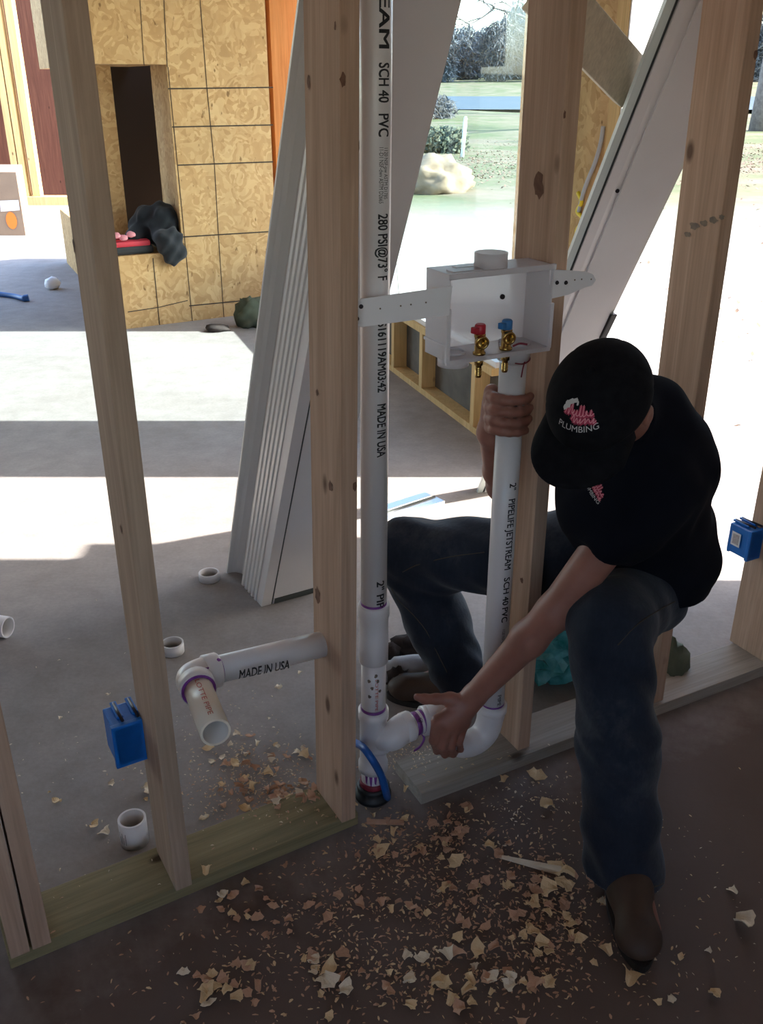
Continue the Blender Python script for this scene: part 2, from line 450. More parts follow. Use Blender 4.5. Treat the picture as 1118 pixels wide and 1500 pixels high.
# ------------------------------------------------------------------ smooth-surface modelling (distance fields -> mesh)
class Field:
    def __init__(s, lo, hi, h):
        s.lo = np.array(lo, float); s.h = h
        n = np.ceil((np.array(hi)-s.lo)/h).astype(int)+1; s.n = n
        s.f = np.full(tuple(n), 1.0, np.float32)
    def _sub(s, lo, hi, pad):
        a = np.maximum(((np.array(lo)-pad-s.lo)/s.h).astype(int), 0); b = np.minimum(((np.array(hi)+pad-s.lo)/s.h).astype(int)+2, s.n)
        if np.any(b <= a): return None
        g = [s.lo[i]+s.h*np.arange(a[i], b[i]) for i in range(3)]
        X, Y, Z = np.meshgrid(*g, indexing='ij', sparse=True)
        return (slice(a[0], b[0]), slice(a[1], b[1]), slice(a[2], b[2])), X, Y, Z
    def _comb(s, sl, d, k, op):
        f = s.f[sl]
        if op == 'sub': d = -d
        if op == 'add':
            hh = np.maximum(k-np.abs(f-d), 0); r = np.minimum(f, d)-hh*hh/(4*k)
        else:
            hh = np.maximum(k-np.abs(f-d), 0); r = np.maximum(f, d)+hh*hh/(4*k)
        s.f[sl] = r
    def cone(s, a, b, ra, rb, k=.02, op='add'):
        a = np.array(a, float); b = np.array(b, float); m = max(ra, rb)+k+.03
        q = s._sub(np.minimum(a, b), np.maximum(a, b), m)
        if q is None: return
        sl, X, Y, Z = q; ba = b-a; L = ba@ba+1e-12
        t = np.clip(((X-a[0])*ba[0]+(Y-a[1])*ba[1]+(Z-a[2])*ba[2])/L, 0, 1)
        d = np.sqrt((X-a[0]-t*ba[0])**2+(Y-a[1]-t*ba[1])**2+(Z-a[2]-t*ba[2])**2)-(ra+(rb-ra)*t)
        s._comb(sl, d.astype(np.float32), k, op)
    def chain(s, pts, rads, k=.02):
        for i in range(len(pts)-1): s.cone(pts[i], pts[i+1], rads[i], rads[i+1], k)
    def ell(s, c, r, axes=None, k=.02, op='add'):
        c = np.array(c, float); r = np.array(r, float); m = r.max()+k+.03
        q = s._sub(c, c, m)
        if q is None: return
        sl, X, Y, Z = q; A = np.eye(3) if axes is None else np.array([np.array(v, float) for v in axes])
        dx, dy, dz = X-c[0], Y-c[1], Z-c[2]
        u = [A[i][0]*dx+A[i][1]*dy+A[i][2]*dz for i in range(3)]
        k0 = np.sqrt((u[0]/r[0])**2+(u[1]/r[1])**2+(u[2]/r[2])**2); k1 = np.sqrt((u[0]/r[0]**2)**2+(u[1]/r[1]**2)**2+(u[2]/r[2]**2)**2)+1e-9
        s._comb(sl, (k0*(k0-1)/k1).astype(np.float32), k, op)
    def half(s, p, n, k=.004, box=None, pad=0):      # remove the side n points to
        p = np.array(p, float); n = np.array(n, float); n /= np.linalg.norm(n)
        lo, hi = (s.lo, s.lo+s.h*s.n) if box is None else box
        sl, X, Y, Z = s._sub(lo, hi, pad)
        d = (X-p[0])*n[0]+(Y-p[1])*n[1]+(Z-p[2])*n[2]
        s._comb(sl, (-d).astype(np.float32), k, 'sub')
    def wrinkle(s, fn):
        g = [s.lo[i]+s.h*np.arange(s.n[i]) for i in range(3)]
        X, Y, Z = np.meshgrid(*g, indexing='ij', sparse=True); s.f += fn(X, Y, Z).astype(np.float32)
    def mesh(s):
        f = s.f; ins = f < 0
        nx, ny, nz = f.shape
        cnt = np.zeros((nx-1, ny-1, nz-1), np.int8)
        for i in (0, 1):
            for j in (0, 1):
                for k in (0, 1): cnt += ins[i:nx-1+i, j:ny-1+j, k:nz-1+k]
        act = np.argwhere((cnt > 0) & (cnt < 8))
        idx = -np.ones((nx-1, ny-1, nz-1), np.int32); idx[tuple(act.T)] = np.arange(len(act))
        acc = np.zeros((len(act), 3)); num = np.zeros(len(act))
        cor = [(i, j, k) for i in (0, 1) for j in (0, 1) for k in (0, 1)]
        val = {c: f[act[:, 0]+c[0], act[:, 1]+c[1], act[:, 2]+c[2]] for c in cor}
        for c in cor:
            for ax in range(3):
                if c[ax]: continue
                e = list(c); e[ax] = 1; e = tuple(e); va, vb = val[c], val[e]
                m = (va < 0) != (vb < 0); t = np.where(m, va/np.where(m, va-vb, 1), 0)
                p = np.zeros((len(act), 3)); p[:] = c; p[:, ax] += t
                acc[m] += p[m]; num[m] += 1
        V = (act+acc/num[:, None])*s.h+s.lo
        Fc = []
        for ax in range(3):
            sl0 = [slice(None)]*3; sl1 = [slice(None)]*3; sl0[ax] = slice(0, -1); sl1[ax] = slice(1, None)
            x = ins[tuple(sl0)] != ins[tuple(sl1)]
            E = np.argwhere(x); o1, o2 = (ax+1) % 3, (ax+2) % 3
            E = E[(E[:, o1] > 0) & (E[:, o2] > 0) & (E[:, o1] < f.shape[o1]-1) & (E[:, o2] < f.shape[o2]-1)]
            s0 = ins[tuple(E.T)]
            def cell(d1_, d2_):
                q = E.copy(); q[:, o1] -= d1_; q[:, o2] -= d2_; return idx[tuple(q.T)]
            a, b, c, d = cell(1, 1), cell(0, 1), cell(0, 0), cell(1, 0)
            q = np.stack([a, b, c, d], 1); q[~s0] = q[~s0][:, ::-1]; Fc.append(q)
        return V, np.concatenate(Fc)
    def build(s, name, mat, parent=None, origin=None, smooth_iter=1):
        V, Fc = s.mesh()
        me = bpy.data.meshes.new(name)
        o = bpy.data.objects.new(name, me); C.objects.link(o)
        off = np.array(origin if origin is not None else (parent_world(parent).translation if parent is not None else (0, 0, 0)))
        if parent is not None: o.parent = parent
        elif origin is not None: o.location = origin
        Vl = V-off
        me.vertices.add(len(V)); me.vertices.foreach_set('co', Vl.astype(np.float32).ravel())
        me.loops.add(len(Fc)*4); me.loops.foreach_set('vertex_index', Fc.astype(np.int32).ravel())
        me.polygons.add(len(Fc)); me.polygons.foreach_set('loop_start', np.arange(0, len(Fc)*4, 4, dtype=np.int32))
        try: me.polygons.foreach_set('loop_total', np.full(len(Fc), 4, np.int32))
        except Exception: pass
        me.update(calc_edges=True); me.validate()
        me.polygons.foreach_set('use_smooth', np.ones(len(me.polygons), bool))
        me.materials.append(M[mat])
        if smooth_iter:
            bm = bmesh.new(); bm.from_mesh(me)
            for _ in range(smooth_iter): bmesh.ops.smooth_vert(bm, verts=bm.verts, factor=.5, use_axis_x=True, use_axis_y=True, use_axis_z=True)
            bm.to_mesh(me); bm.free()
        bvh = BVHTree.FromPolygons([tuple(v) for v in V], [tuple(q) for q in Fc])
        o_bvh[o.name] = bvh
        return o
o_bvh = {}
def shoot(bvh, px, py):
    r = ray(px, py).normalized(); h = bvh.ray_cast(Vector((0, 0, H)), r); return h
# ================================================================== SETTING
mb = MB(); mb.prism([(-9, -4), (1.75, -4), (1.75, 8), (.15, 8), (.15, 17), (-9, 17)], -.15, 0, 'floor')
structure(mb.build('floor'))
mb = MB()
n = 60
xs = [1.76+(i/n)**2.2*420 for i in range(n+1)]; ys = [-30+i*1.0 for i in range(31)]+[(i/70)**2.4*520+.001 for i in range(1, 71)]
from mathutils import noise as mnoise
def gz(x, y):
    z = -.05+.05*mnoise.noise(Vector((x*.5, y*.5, 0)))*(1 if x > 2.6 else 0)
    if y > 12: z += .22*mnoise.noise(Vector((x*.12, y*.12, 3)))*min(1, (y-12)/10)
    if y > 150: z += (y-150)*.034
    return z
gv = [[mb.bm.verts.new((x, y, gz(x, y))) for x in [-300, -60, -12, .16]+xs] for y in ys]
for j in range(len(ys)-1):
    for i in range(len(xs)+3):
        if i == 3 and ys[j] < 7.2: continue
        if ys[j] < 16.9 and i < 3: continue
        mb.face([gv[j][i], gv[j][i+1], gv[j+1][i+1], gv[j+1][i]], 'field', True)
structure(mb.build('ground'))
mb = MB(); mb.box((-3.68, 1.9, 2.76), (10.84, 11.8, .12), 'brown_wall'); structure(mb.build('ceiling'))
mb = MB()
for (x0, x1, z0, z1) in ((-9, -3.2, 0, 2.7), (-3.2, .9, 0, 1.55), (-3.2, .9, 2.4, 2.7), (.9, 1.6, 0, 2.7)): mb.box(((x0+x1)/2, -4.05, (z0+z1)/2), (x1-x0, .1, z1-z0), 'brown_wall')  # high opening added behind the camera to let in sky fill
structure(mb.build('wall_back'))
mb = MB(); 
for (y0, y1, z0, z1) in ((-4, -3.6, 0, 2.69), (-3.6, -2.0, 0, .8), (-3.6, -2.0, 2.2, 2.69), (-2.0, 3.0, 0, 2.69), (3.0, 3.36, .37, 1.25), (3.0, 3.30, 1.25, 1.48), (3.0, 3.17, 1.48, 1.80)):  # stepped pieces past the jamb are added, unseen, to trim the sun patch
    mb.box((1.67, (y0+y1)/2, (z0+z1)/2), (.14, y1-y0, z1-z0), 'brown_wall')
structure(mb.build('wall_right'))  # its rear window is added out of view for warm bounce fill
mb = MB(); mb.box((-8.95, 1.6, 1.35), (.1, 11.2, 2.7), 'brown_wall'); structure(mb.build('wall_left'))

# far wall: grey plywood, open stud bays, dark board behind
FW = 14.6
mb = MB(); mb.box((-8.0, FW+.25, 1.6), (2.6, .04, 3.2), 'ply'); mb.box((-5.4, FW+1.2, 1.6), (3.2, .06, 3.2), 'redwood')
structure(mb.build('wall_far'))
def post(name, base, d, n, wd, dp, h, mat, axis=None, label=None, cat='stud', group=None):
    """upright timber: base = front-left bottom corner, d along the front, n into the wall"""
    base = Vector(base); ax = Vector(axis).normalized() if axis is not None else ZUP.copy()
    d = (d-ax*d.dot(ax)).normalized(); nn = ax.cross(d); nn = nn if nn.dot(n) > 0 else -nn
    m = Matrix((d, ax.cross(d), ax)).transposed().to_4x4(); m.translation = base
    mb = MB(); mb.obox(base, d*wd, nn*dp, ax*h, mat, .002)
    o = mb.build(name, matrix=m); tag(o, label, cat, group); return o
X1 = Vector((1, 0, 0)); Y1 = Vector((0, 1, 0))
for i, (px, wpx, lab) in enumerate(((22, 9, 'sunlit pine stud at the far wall beside the grey plywood'),
                                     (33, 8, 'middle of three sunlit pine studs far behind the cardboard box'),
                                     (48, 11, 'sunlit pine stud at the edge of the dark red opening'))):
    b = at_Y(px, 285 if i == 2 else 280, FW); wd = wpx/FPX*(b.y*math.cos(TH)+H*math.sin(TH)); b.z = .12
    post('wall_stud', b, X1, Y1, wd, .14, 3.1, 'yellow_stud', None, lab, 'stud')
b = at_Y(46, 290, FW)
mb = MB(); mb.box((-5.6, FW+.05, .06), (6.5, .24, .12), 'yellow_stud'); o = mb.build('sill_plate', origin=(-5.6, FW, 0))
tag(o, 'long timber plate along the floor under the far wall studs', 'plate')

# ------------------------------------------------------------------ OSB-clad chase with a raised hearth
F0 = at_z(185, 482); E1 = Vector((.865, .5018, 0)); G1 = Vector((-.424, .9056, 0))
def wf(px, py, off=0.0): return at_pl(px, py, F0+G1*off, E1)
def pa(p): return (Vector((p.x, p.y, 0))-F0).dot(E1)
hz = wf(185, 375).z
a_col = pa(wf(262, 300)); a_end = pa(wf(402, 300)); z_head = wf(200, 94).z
CH = thing('framed_chase', F0, 'OSB sheathed chase with a raised hearth and tall niche', 'chase')
def fp(a, z, off=0.0): return F0+E1*a+G1*off+ZUP*z
zt = 2.69
dp = 3.09
nb_ = .52
mb = MB()
mb.hexa([fp(0, 0), fp(a_col, 0), fp(a_col, 0, dp), fp(0, 0, dp), fp(0, hz), fp(a_col, hz), fp(a_col, hz, dp), fp(0, hz, dp)], 'osb')
def lines(mb, segs, wd=.006):
    for a, za, b2, zb in segs:
        p = fp(a, za, -.003); q = fp(b2, zb, -.003); t = (q-p).normalized(); nrm = (-G1).normalized(); s = t.cross(nrm).normalized()*wd
        mb.quad([p-s, q-s, q+s, p+s], 'line')
def fl(mb, px0, py0, px1, py1, wd=.006):
    wd *= .55
    p = wf(px0, py0); q = wf(px1, py1); lines(mb, [(pa(p), p.z, pa(q), q.z)], wd)
fl(mb, 187, 457, 233, 450); fl(mb, 224, 378, 234, 478); fl(mb, 275, 440, 233, 450)
mb.build('hearth', CH)
mb = MB()
mb.hexa([fp(a_col, 0), fp(a_end, 0), fp(a_end, 0, nb_), fp(a_col, 0, nb_), fp(a_col, zt), fp(a_end, zt), fp(a_end, zt, nb_), fp(a_col, zt, nb_)], 'osb')
for (p0, p1, p2, p3) in ((246, 130, 400, 128), (252, 186, 400, 183), (260, 242, 400, 237), (268, 347, 398, 339), (277, 448, 390, 437)):
    fl(mb, p0, p1, p2, p3, .008)
for (p0, p1, p2, p3) in ((293, 0, 303, 128), (303, 128, 314, 240), (314, 240, 320, 345), (320, 345, 328, 465), (240, 0, 245, 98), (246, 98, 270, 345), (270, 345, 282, 474)):
    fl(mb, p0, p1, p2, p3, .005)
mb.build('column', CH)
mb = MB()
mb.hexa([fp(0, z_head), fp(a_col, z_head), fp(a_col, z_head, dp), fp(0, z_head, dp), fp(0, zt), fp(a_col, zt), fp(a_col, zt, dp), fp(0, zt, dp)], 'osb')
fl(mb, 205, 0, 211, 96, .004)
mb.build('header', CH)
# niche back: a panel on the left, a dark slot, and the inner side of the column
sl = at_pl(173, 200, F0+G1*nb_, E1); a_s = pa(sl)+nb_*0
al = (Vector((sl.x, sl.y, 0))-F0-G1*nb_).dot(E1)
mb = MB()
mb.hexa([fp(-.0, hz, nb_), fp(al, hz, nb_), fp(al, hz, nb_+.02), fp(0, hz, nb_+.02), fp(0, z_head, nb_), fp(al, z_head, nb_), fp(al, z_head, nb_+.02), fp(0, z_head, nb_+.02)], 'osb')
mb.build('niche_back', CH)
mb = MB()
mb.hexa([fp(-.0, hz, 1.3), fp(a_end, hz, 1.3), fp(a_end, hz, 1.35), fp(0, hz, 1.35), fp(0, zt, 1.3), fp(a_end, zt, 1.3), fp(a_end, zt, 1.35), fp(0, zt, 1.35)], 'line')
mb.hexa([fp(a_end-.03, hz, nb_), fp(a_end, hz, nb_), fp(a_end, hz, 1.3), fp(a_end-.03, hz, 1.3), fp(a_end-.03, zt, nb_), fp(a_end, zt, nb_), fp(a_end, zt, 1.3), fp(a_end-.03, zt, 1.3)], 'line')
mb.build('shade_backing', CH)  # near-black sheets paint the unlit depth behind the niche slot
# left side wall of the niche is open to the room; slim stud closes its back edge
post('orange_post', fp(a_end+.05, 0, .05), E1, G1, .26, .30, zt, 'backlit_orange', None, 'post tinted like backlit OSB at the right end of the OSB chase', 'post')

# ------------------------------------------------------------------ exterior wall: window sill wall, window, pier
K0 = Vector((.503, 4.53, 0)); K1 = Vector((.07, 5.72, 0)); KD = (K1-K0).normalized(); KN = Vector((KD.y, -KD.x, 0))
if KN.x < 0: KN = -KN
KE = K0+KD*3.2; KS = K0-KD*.12
mb = MB()
mb.obox(KS+KN*.09, KD*3.2, KN*.012, ZUP*.37, 'damp_ply')
structure(mb.build('wall_under_window'))
def kbar(name, off, ln, z0, z1, label, cat, wd=.09):
    mb = MB(); mb.obox(KS+KD*off+ZUP*z0, KD*ln, KN*wd, ZUP*(z1-z0), 'yellow_stud', .002)
    return tag(mb.build(name, origin=KS+KD*off+ZUP*z0), label, cat)
kbar('sill_plate', 0, 3.2, .36, .40, 'pale timber plate on top of the low wall behind the vent pipe', 'plate')
kbar('sill_plate', 0, 3.2, 0, .036, 'timber plate on the slab at the foot of the low wall', 'plate')
for i, (px, py, lab) in enumerate(((694, 600, 'short post of the low wall, the one just left of the gripped pipe'), (618, 545, 'short post of the low wall below the left strap'), (577, 520, 'short post of the low wall beside the tall vent pipe'))):
    p = at_pl(px, py, K0, KD); s = (Vector((p.x, p.y, 0))-KS).dot(KD)
    kbar('cripple_stud', s, .045, .036, .36, lab, 'stud', .088)
mb = MB()
for (a, b2) in ((-.27, -.22), (3.15, 3.2)): mb.obox(KS+KD*a+KN*.02+ZUP*.40, KD*(b2-a), KN*.06, ZUP*2.25, 'white_vinyl')
mb.obox(KS+KN*.02+ZUP*.40, KD*3.2, KN*.06, ZUP*.03, 'white_vinyl'); mb.obox(KS-KD*.27+KN*.02+ZUP*2.62, KD*3.47, KN*.06, ZUP*.05, 'white_vinyl')
WIN = structure(mb.build('window_1'))
mb = MB(); mb.obox(KS-KD*.23+KN*.045+ZUP*.42, KD*3.39, KN*.004, ZUP*2.22, 'glass'); mb.build('glass_pane', WIN)

# pier between the openings
PA = Vector((.95, 4.0, 0)); PB = Vector((.70, 4.74, 0)); PD = (PB-PA).normalized(); PN = Vector((-PD.y, PD.x, 0))
if PN.x < 0: PN = -PN
mb = MB(); mb.obox(PA, PD*(PB-PA).length, PN*.14, ZUP*2.69, 'osb')
mb.obox(PA+PN*.006-PD*.0+ZUP*1.02, PD*.0+PN*.0+Vector((-.004, -.002, 0)), PD*.78, ZUP*.005, 'line')
mb.obox(PA-PN*.003+PD*.0, PD*.085, PN*.003, ZUP*2.7, 'yellow_stud')
structure(mb.build('wall_pier'))
mb = MB(); mb.obox(PA-PD*.012-PN*.0, PD*.01, PN*.155, ZUP*2.7, 'wrap')
for z in (1.42, 1.27, 1.62, 1.05): mb.obox(PA-PD*.014+PN*.02+ZUP*z, PD*.002, PN*.09, ZUP*(.035 if z != 1.42 else .12), 'wrap_red')
tag(mb.build('house_wrap', origin=PA), 'strip of white house wrap with red print on the pier corner', 'house wrap')
mb = MB(); mb.obox(PB+PD*-.03-PN*.035, PD*.03, PN*.035, ZUP*2.66, 'white_vinyl')
mb.obox(PB+PD*-.031-PN*.037+ZUP*1.25, PD*.032, PN*.01, ZUP*.16, 'wrap_red')
structure(mb.build('trim_1'))
def pp(px, py, off=-.012): return at_pl(px, py, PA+PN*off, PD)
mb = MB(); mb.tube(catmull([pp(884, 185), pp(880, 210), pp(872, 238), pp(862, 262), pp(854, 285), pp(848, 310)], 6), .009, 'grey_cable', 10)
o = mb.build('cable', origin=pp(884, 185)); tag(o, 'grey cable hanging on the OSB pier', 'cable')
mb = MB(); mb.tube(catmull([pp(847, 282), pp(852, 296), pp(846, 310), pp(855, 322), pp(845, 338), pp(850, 352)], 6), .009, 'yellow', 10)
o = mb.build('cable', origin=pp(847, 282)); tag(o, 'yellow electrical cable dangling in front of the OSB pier', 'cable')
# wall piece added out of view to end the sun patch and shade the chase
mb = MB(); mb.box((1.13, 7.27, 1.35), (.12, .98, 2.69), 'osb'); structure(mb.build('wall_sun_block'))

# ================================================================== STUD WALL
P0 = at_z(16, 1420); P1 = at_z(525, 1207)
def plate(name, a, d, n, ln, label):
    m = Matrix((d, ZUP.cross(d), ZUP)).transposed().to_4x4(); m.translation = a
    mb = MB(); mb.obox(a, d*ln, ZUP.cross(d)*.1397, ZUP*.038, n or 'plate', .002)
    return tag(mb.build(name, matrix=m), label, 'plate')
dl = (P1-P0).normalized()
plate('bottom_plate', P0, dl, None, (P1-P0).length, 'greenish treated bottom plate left of the vent pipe')
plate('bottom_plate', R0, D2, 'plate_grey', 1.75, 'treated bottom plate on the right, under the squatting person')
SH = 2.65
def stud(px, py, D, label, mat='stud', ln=None):
    b = at_z(px, py, .038); N = ZUP.cross(D)
    return post('framing_stud', b, D, N, .038, .1397, SH, mat, ln, label)
nl = ZUP.cross(dl)
stud(16.5, 1405.5, dl, 'outermost stud of the doubled pair at the lower left corner')
b = at_z(47.8, 1392.5, .038)
stud(48.3, 1392.2, dl, 'inner stud of the doubled pair at the lower left corner')
SA = stud(258, 1306, dl, 'stud with the lower blue box, left of the elbow pipe', 'stud_grey')
SB = post('framing_stud', at_z(501, 1206, .038), dl, nl, .038, .1397, SH, 'stud', Vector((.028, .017, 1.765)), 'knotty stud directly left of the tall white vent pipe')
SC = stud(759, 1100, D2, 'stud behind the pipe the person grips', ln=Vector((-.011, -.006, 1.78)))
SDD = stud(957, 1031, D2, 'stud with a dark smudge behind the shoulder of the person', ln=Vector((-.021, -.011, 1.8)))
SE = stud(1119, 970, D2, 'rightmost stud carrying the blue box with a grey label')
# stains on the smudged stud and the knots seen on others
def surf_spot(mb, p, u, v, n, a, b2, m, seg=14, seed=0):
    rnd = random.Random(seed); vs = []
    for k in range(seg):
        t = 2*math.pi*k/seg; q = 1+rnd.uniform(-.25, .25)
        vs.append(Vector(p)+u*math.cos(t)*a*q+v*math.sin(t)*b2*q+n*.0012)
    mb.quad(vs, m)
M['knot'] = plain('knot', (.13, .06, .035), .8, (.20, .10, .06), 60)
M['smudge'] = plain('grey_smudge', (.15, .12, .10), .9, (.24, .18, .13), 50)
def marks(name, st, items, mat, face):
    mb = MB(); mb.bm.from_mesh(st.data); mb.bm.transform(st.matrix_basis); mb.mats = [None]*len(st.data.materials)
    base = st.matrix_world if False else None
    for (px, py, a, b2, s) in items:
        loc = st.location; ax = st.rotation_euler.to_matrix() if False else st.matrix_basis.to_3x3()
        d = ax @ Vector((1, 0, 0)); n_ = ax @ Vector((0, 1, 0)); z_ = ax @ Vector((0, 0, 1))
        # the two faces that show: side (facing -d) and front (facing -n)
        if face == 's': p = at_plane(px, py, loc, d); surf_spot(mb, p, n_, z_, -d, a, b2, mat, seed=s)
        else: p = at_plane(px, py, loc, n_); surf_spot(mb, p, d, z_, -n_, a, b2, mat, seed=s)
    mb.bm.transform(st.matrix_basis.inverted()); mb.bm.to_mesh(st.data); mb.bm.free()
    for m_ in mb.mats:
        if m_ is not None: st.data.materials.append(M[m_])
def at_plane(px, py, p0, n):
    r = ray(px, py); o = Vector((0, 0, H)); t = (Vector(p0)-o).dot(n)/r.dot(n); return o+r*t
marks('smudge', SDD, [(1018, 331, .016, .008, 1), (1032, 327, .011, .007, 2), (1046, 322, .014, .007, 3), (1008, 343, .010, .006, 6), (1058, 318, .008, .006, 8)], 'smudge', 's')
marks('knot', SDD, [(1107, 80, .006, .011, 4)], 'knot', 'f')
marks('knot', SC, [(790, 272, .017, .024, 5), (828, 168, .004, .008, 9), (765, 850, .006, .008, 2)], 'knot', 's')
marks('knot', SB, [(502, 116, .006, .011, 3), (520, 712, .005, .012, 4)], 'knot', 'f')
marks('knot', SB, [(453, 121, .006, .011, 5), (492, 38, .004, .008, 7), (466, 872, .012, .022, 8), (485, 712, .009, .012, 9), (465, 575, .004, .008, 2)], 'knot', 's')
marks('knot', SA, [(109, 360, .006, .012, 1), (178, 775, .005, .010, 2)], 'knot', 's')

# ================================================================== BLUE ELECTRICAL BOXES
def ebox(corner, d, n, wd, dp, h, label, sticker=False, tilt=0):
    """corner = bottom front corner nearest the stud; box runs along -d away from it"""
    t = thing('electrical_box', corner, label, 'electrical box', 'blue electrical boxes on the studs')
    mb = MB(); c = Vector(corner)
    mb.obox(c-d*wd, d*wd, n*dp, ZUP*h, 'box_blue', .004)
    mb.obox(c-d*(wd+.003)-n*.0+ZUP*(-.004), d*(wd+.003), n*.012, ZUP*(h+.008), 'box_blue', .002)   # rim
    for k in range(4):
        mb.obox(c-d*(wd-.008-.022*k)+n*(dp-.004)+ZUP*(-.008), d*.008, n*.008, ZUP*.012, 'box_blue')
    mb.build('box_body', t)
    mb = MB()
    for s in (.2, .72):
        p = c-d*wd*s+n*dp*.35+ZUP*(h+.001)
        mb.obox(p, d*.014, n*.06, ZUP*.006, 'box_blue', .002)
        mb.tube([p+d*.007-n*.02+ZUP*.008, p+d*.007+n*.055+ZUP*.004], .0035, 'screw', 8)
    mb.build('nail_clip', t)
    if sticker:
        mb = MB(); p = c-d*(wd+.0036)+n*dp*.42+ZUP*h*.30
        mb.quad([p, p+n*.034, p+n*.034+ZUP*.045, p+ZUP*.045], 'sticker')
        p2 = p-d*.0006+n*.005+ZUP*.006; mb.quad([p2, p2+n*.024, p2+n*.024+ZUP*.033, p2+ZUP*.033], 'sticker2')
        tag(mb.build('label_sticker', t), 'grey printed label on the blue box')
    return t
aA = at_plane(216, 1110, SA.location, SA.matrix_basis.to_3x3() @ Vector((1, 0, 0)))
ebox(aA, dl, nl, .064, .085, .100, 'blue electrical box on the left stud, below the elbow pipe')
aE = at_plane(1113, 816, SE.location, D2)
ebox(aE, D2, N2, .052, .085, .092, 'blue electrical box with a grey label on the rightmost stud', True)
# ================================================================== PIPES
VY = 1.862
def vz(py, px=548): return at_Y(px, py, VY-.03).z
vtop = Vector((-.004, VY, 2.66)); vbot = Vector((-.022, VY, 0))
def vp(z): return vbot.lerp(vtop, z/2.66)
VENT = thing('vent_pipe', (-.022, VY, 0), 'tall white vent pipe with black lettering, right of the knotty stud', 'pipe')
vd = (vbot-vtop).normalized()
zc = vz(893)
mb = MB(); mb.tube([vp(zc-.02), vp(2.66)], .0302, 'pvc', 32)
def vtext(body, y0, y1, h, off=.55, side=0.0, bold=.006):
    a = vp(vz(y0, 567)); b = vp(vz(y1, 567))
    fc = Vector((math.sin(off+side), -math.cos(off+side), 0))
    text_on_pipe(mb, body, a, b, vd, .0302, fc, h, 'ink', bold)
vtext('PIPELIFE JETSTREAM', -330, 70, .021)
vtext('SCH 40', 92, 150, .021); vtext('PVC', 167, 200, .021)
vtext('1120 NSF-pw ASTM D1785', 217, 292, .0085, .55, .17, 0); vtext('11-D1 NSF-dwv ASTM D2665', 216, 298, .0085, .55, -.17, 0)
vtext('280 PSI@73° F', 314, 411, .021); vtext('S161119AM03:42', 473, 575, .0195); vtext('MADE IN USA', 593, 670, .0205); vtext('2" PIP', 853, 892, .019)
mb.build('pipe', VENT)
def lth(name, parent, p0, p1, prof, mat, seg=32):
    mb = MB(); ax = (Vector(p1)-Vector(p0)); mb.lathe(prof, p0, ax, mat, seg); return mb.build(name, parent)
z2 = vz(978); z3 = vz(1048)
L = zc-z2
lth('coupling', VENT, vp(z2), vp(zc), [(.031, 0), (.0352, .002), (.0352, L*.5-.003), (.0345, L*.5-.001), (.0345, L*.78), (.0368, L*.8), (.0368, L-.003), (.0355, L), (.0305, L)], 'pvc')
mb = MB(); mb.tube([vp(zc-.001), vp(zc+.006)], .0309, 'primer', 32); mb.build('primer_ring', VENT)
mb = MB(); mb.tube([vp(z3-.02), vp(z2+.01)], .0302, 'pvc', 32)
text_on_pipe(mb, 'LOTTE PIPE', vp(z2-.035), vp(z3+.012), vd, .0302, (.28, -1, 0), .007, 'red_ink', .01)
for k, (dz, an) in enumerate(((.03, -.35), (.05, -.1), (.075, -.3), (.03, .35), (.06, .55), (.015, .2))):
    f = Vector((math.sin(an), -math.cos(an), 0)); u = Vector((math.cos(an), math.sin(an), 0)); p = vp(z2-.01-dz)+f*.0298
    surf_spot(mb, p, u, ZUP, f, .004, .005, 'smudge', seed=k)
mb.build('short_pipe', VENT)
mb = MB(); mb.tube([vp(z3-.002), vp(z3+.008)], .0312, 'primer', 32); mb.build('primer_ring', VENT)
z4 = vz(1137); z5 = vz(1152)
lth('tee_body', VENT, vp(z4), vp(z3), [(.031, 0), (.0375, .002), (.0375, .024), (.034, .03), (.034, z3-z4-.03), (.0378, z3-z4-.026), (.0378, z3-z4-.002), (.031, z3-z4)], 'pvc')
def wc(px, py, off=.045): return wr(px, py, off)
bh = wc(603, 1062, .055); bdir = (D2+ZUP*.04).normalized()
v0 = vp((z3+z4)/2-.02)
pth = catmull([v0+Vector((.004, 0, -.012)), v0+D2*.012+ZUP*.02, bh-bdir*.055-ZUP*.012, bh-bdir*.028, bh-bdir*.01], 8)
mb = MB(); mb.tube(pth, [.0365]*len(pth), 'pvc', 28); mb.lathe([(.0365, 0), (.0385, .003), (.0385, .022), (.036, .026), (.031, .026)], bh-bdir*.026, bdir, 'pvc', 28)
mb.build('tee_branch', VENT)
mb = MB(); mb.tube([vp(.03), vp(z4+.01)], .0302, 'pvc', 28)
for k in range(5):
    an = -.6+.4*k; f = Vector((math.sin(an), -math.cos(an), 0)); u = Vector((math.cos(an), math.sin(an), 0))
    p = vp(z4)+f*.0303; mb.quad([p-u*.004, p+u*.005, p+u*.002-ZUP*.03*(1+.5*(k % 2)), p-u*.002-ZUP*.026], 'primer')
mb.build('riser', VENT)
lth('floor_collar', VENT, vp(.0), vp(.05), [(.047, 0), (.047, .012), (.041, .016), (.041, .030), (.043, .034), (.037, .04)], 'rubber')
lth('maroon_band', VENT, vp(.036), vp(.06), [(.033, 0), (.0345, .003), (.0345, .016), (.033, .018)], 'maroon')

# blue supply tube
mb = MB(); mb.tube(catmull([wr(516, 1086, .19), wr(531, 1094, .05), wr(545, 1112, .005), wr(558, 1135, .012), wr(565, 1158, .02), at_z(570, 1172, .008)+N2*.01], 8), .0095, 'hose', 16)
tag(mb.build('supply_tube', origin=at_z(570, 1172)), 'bent blue water tube crossing the tee of the vent pipe', 'tube')

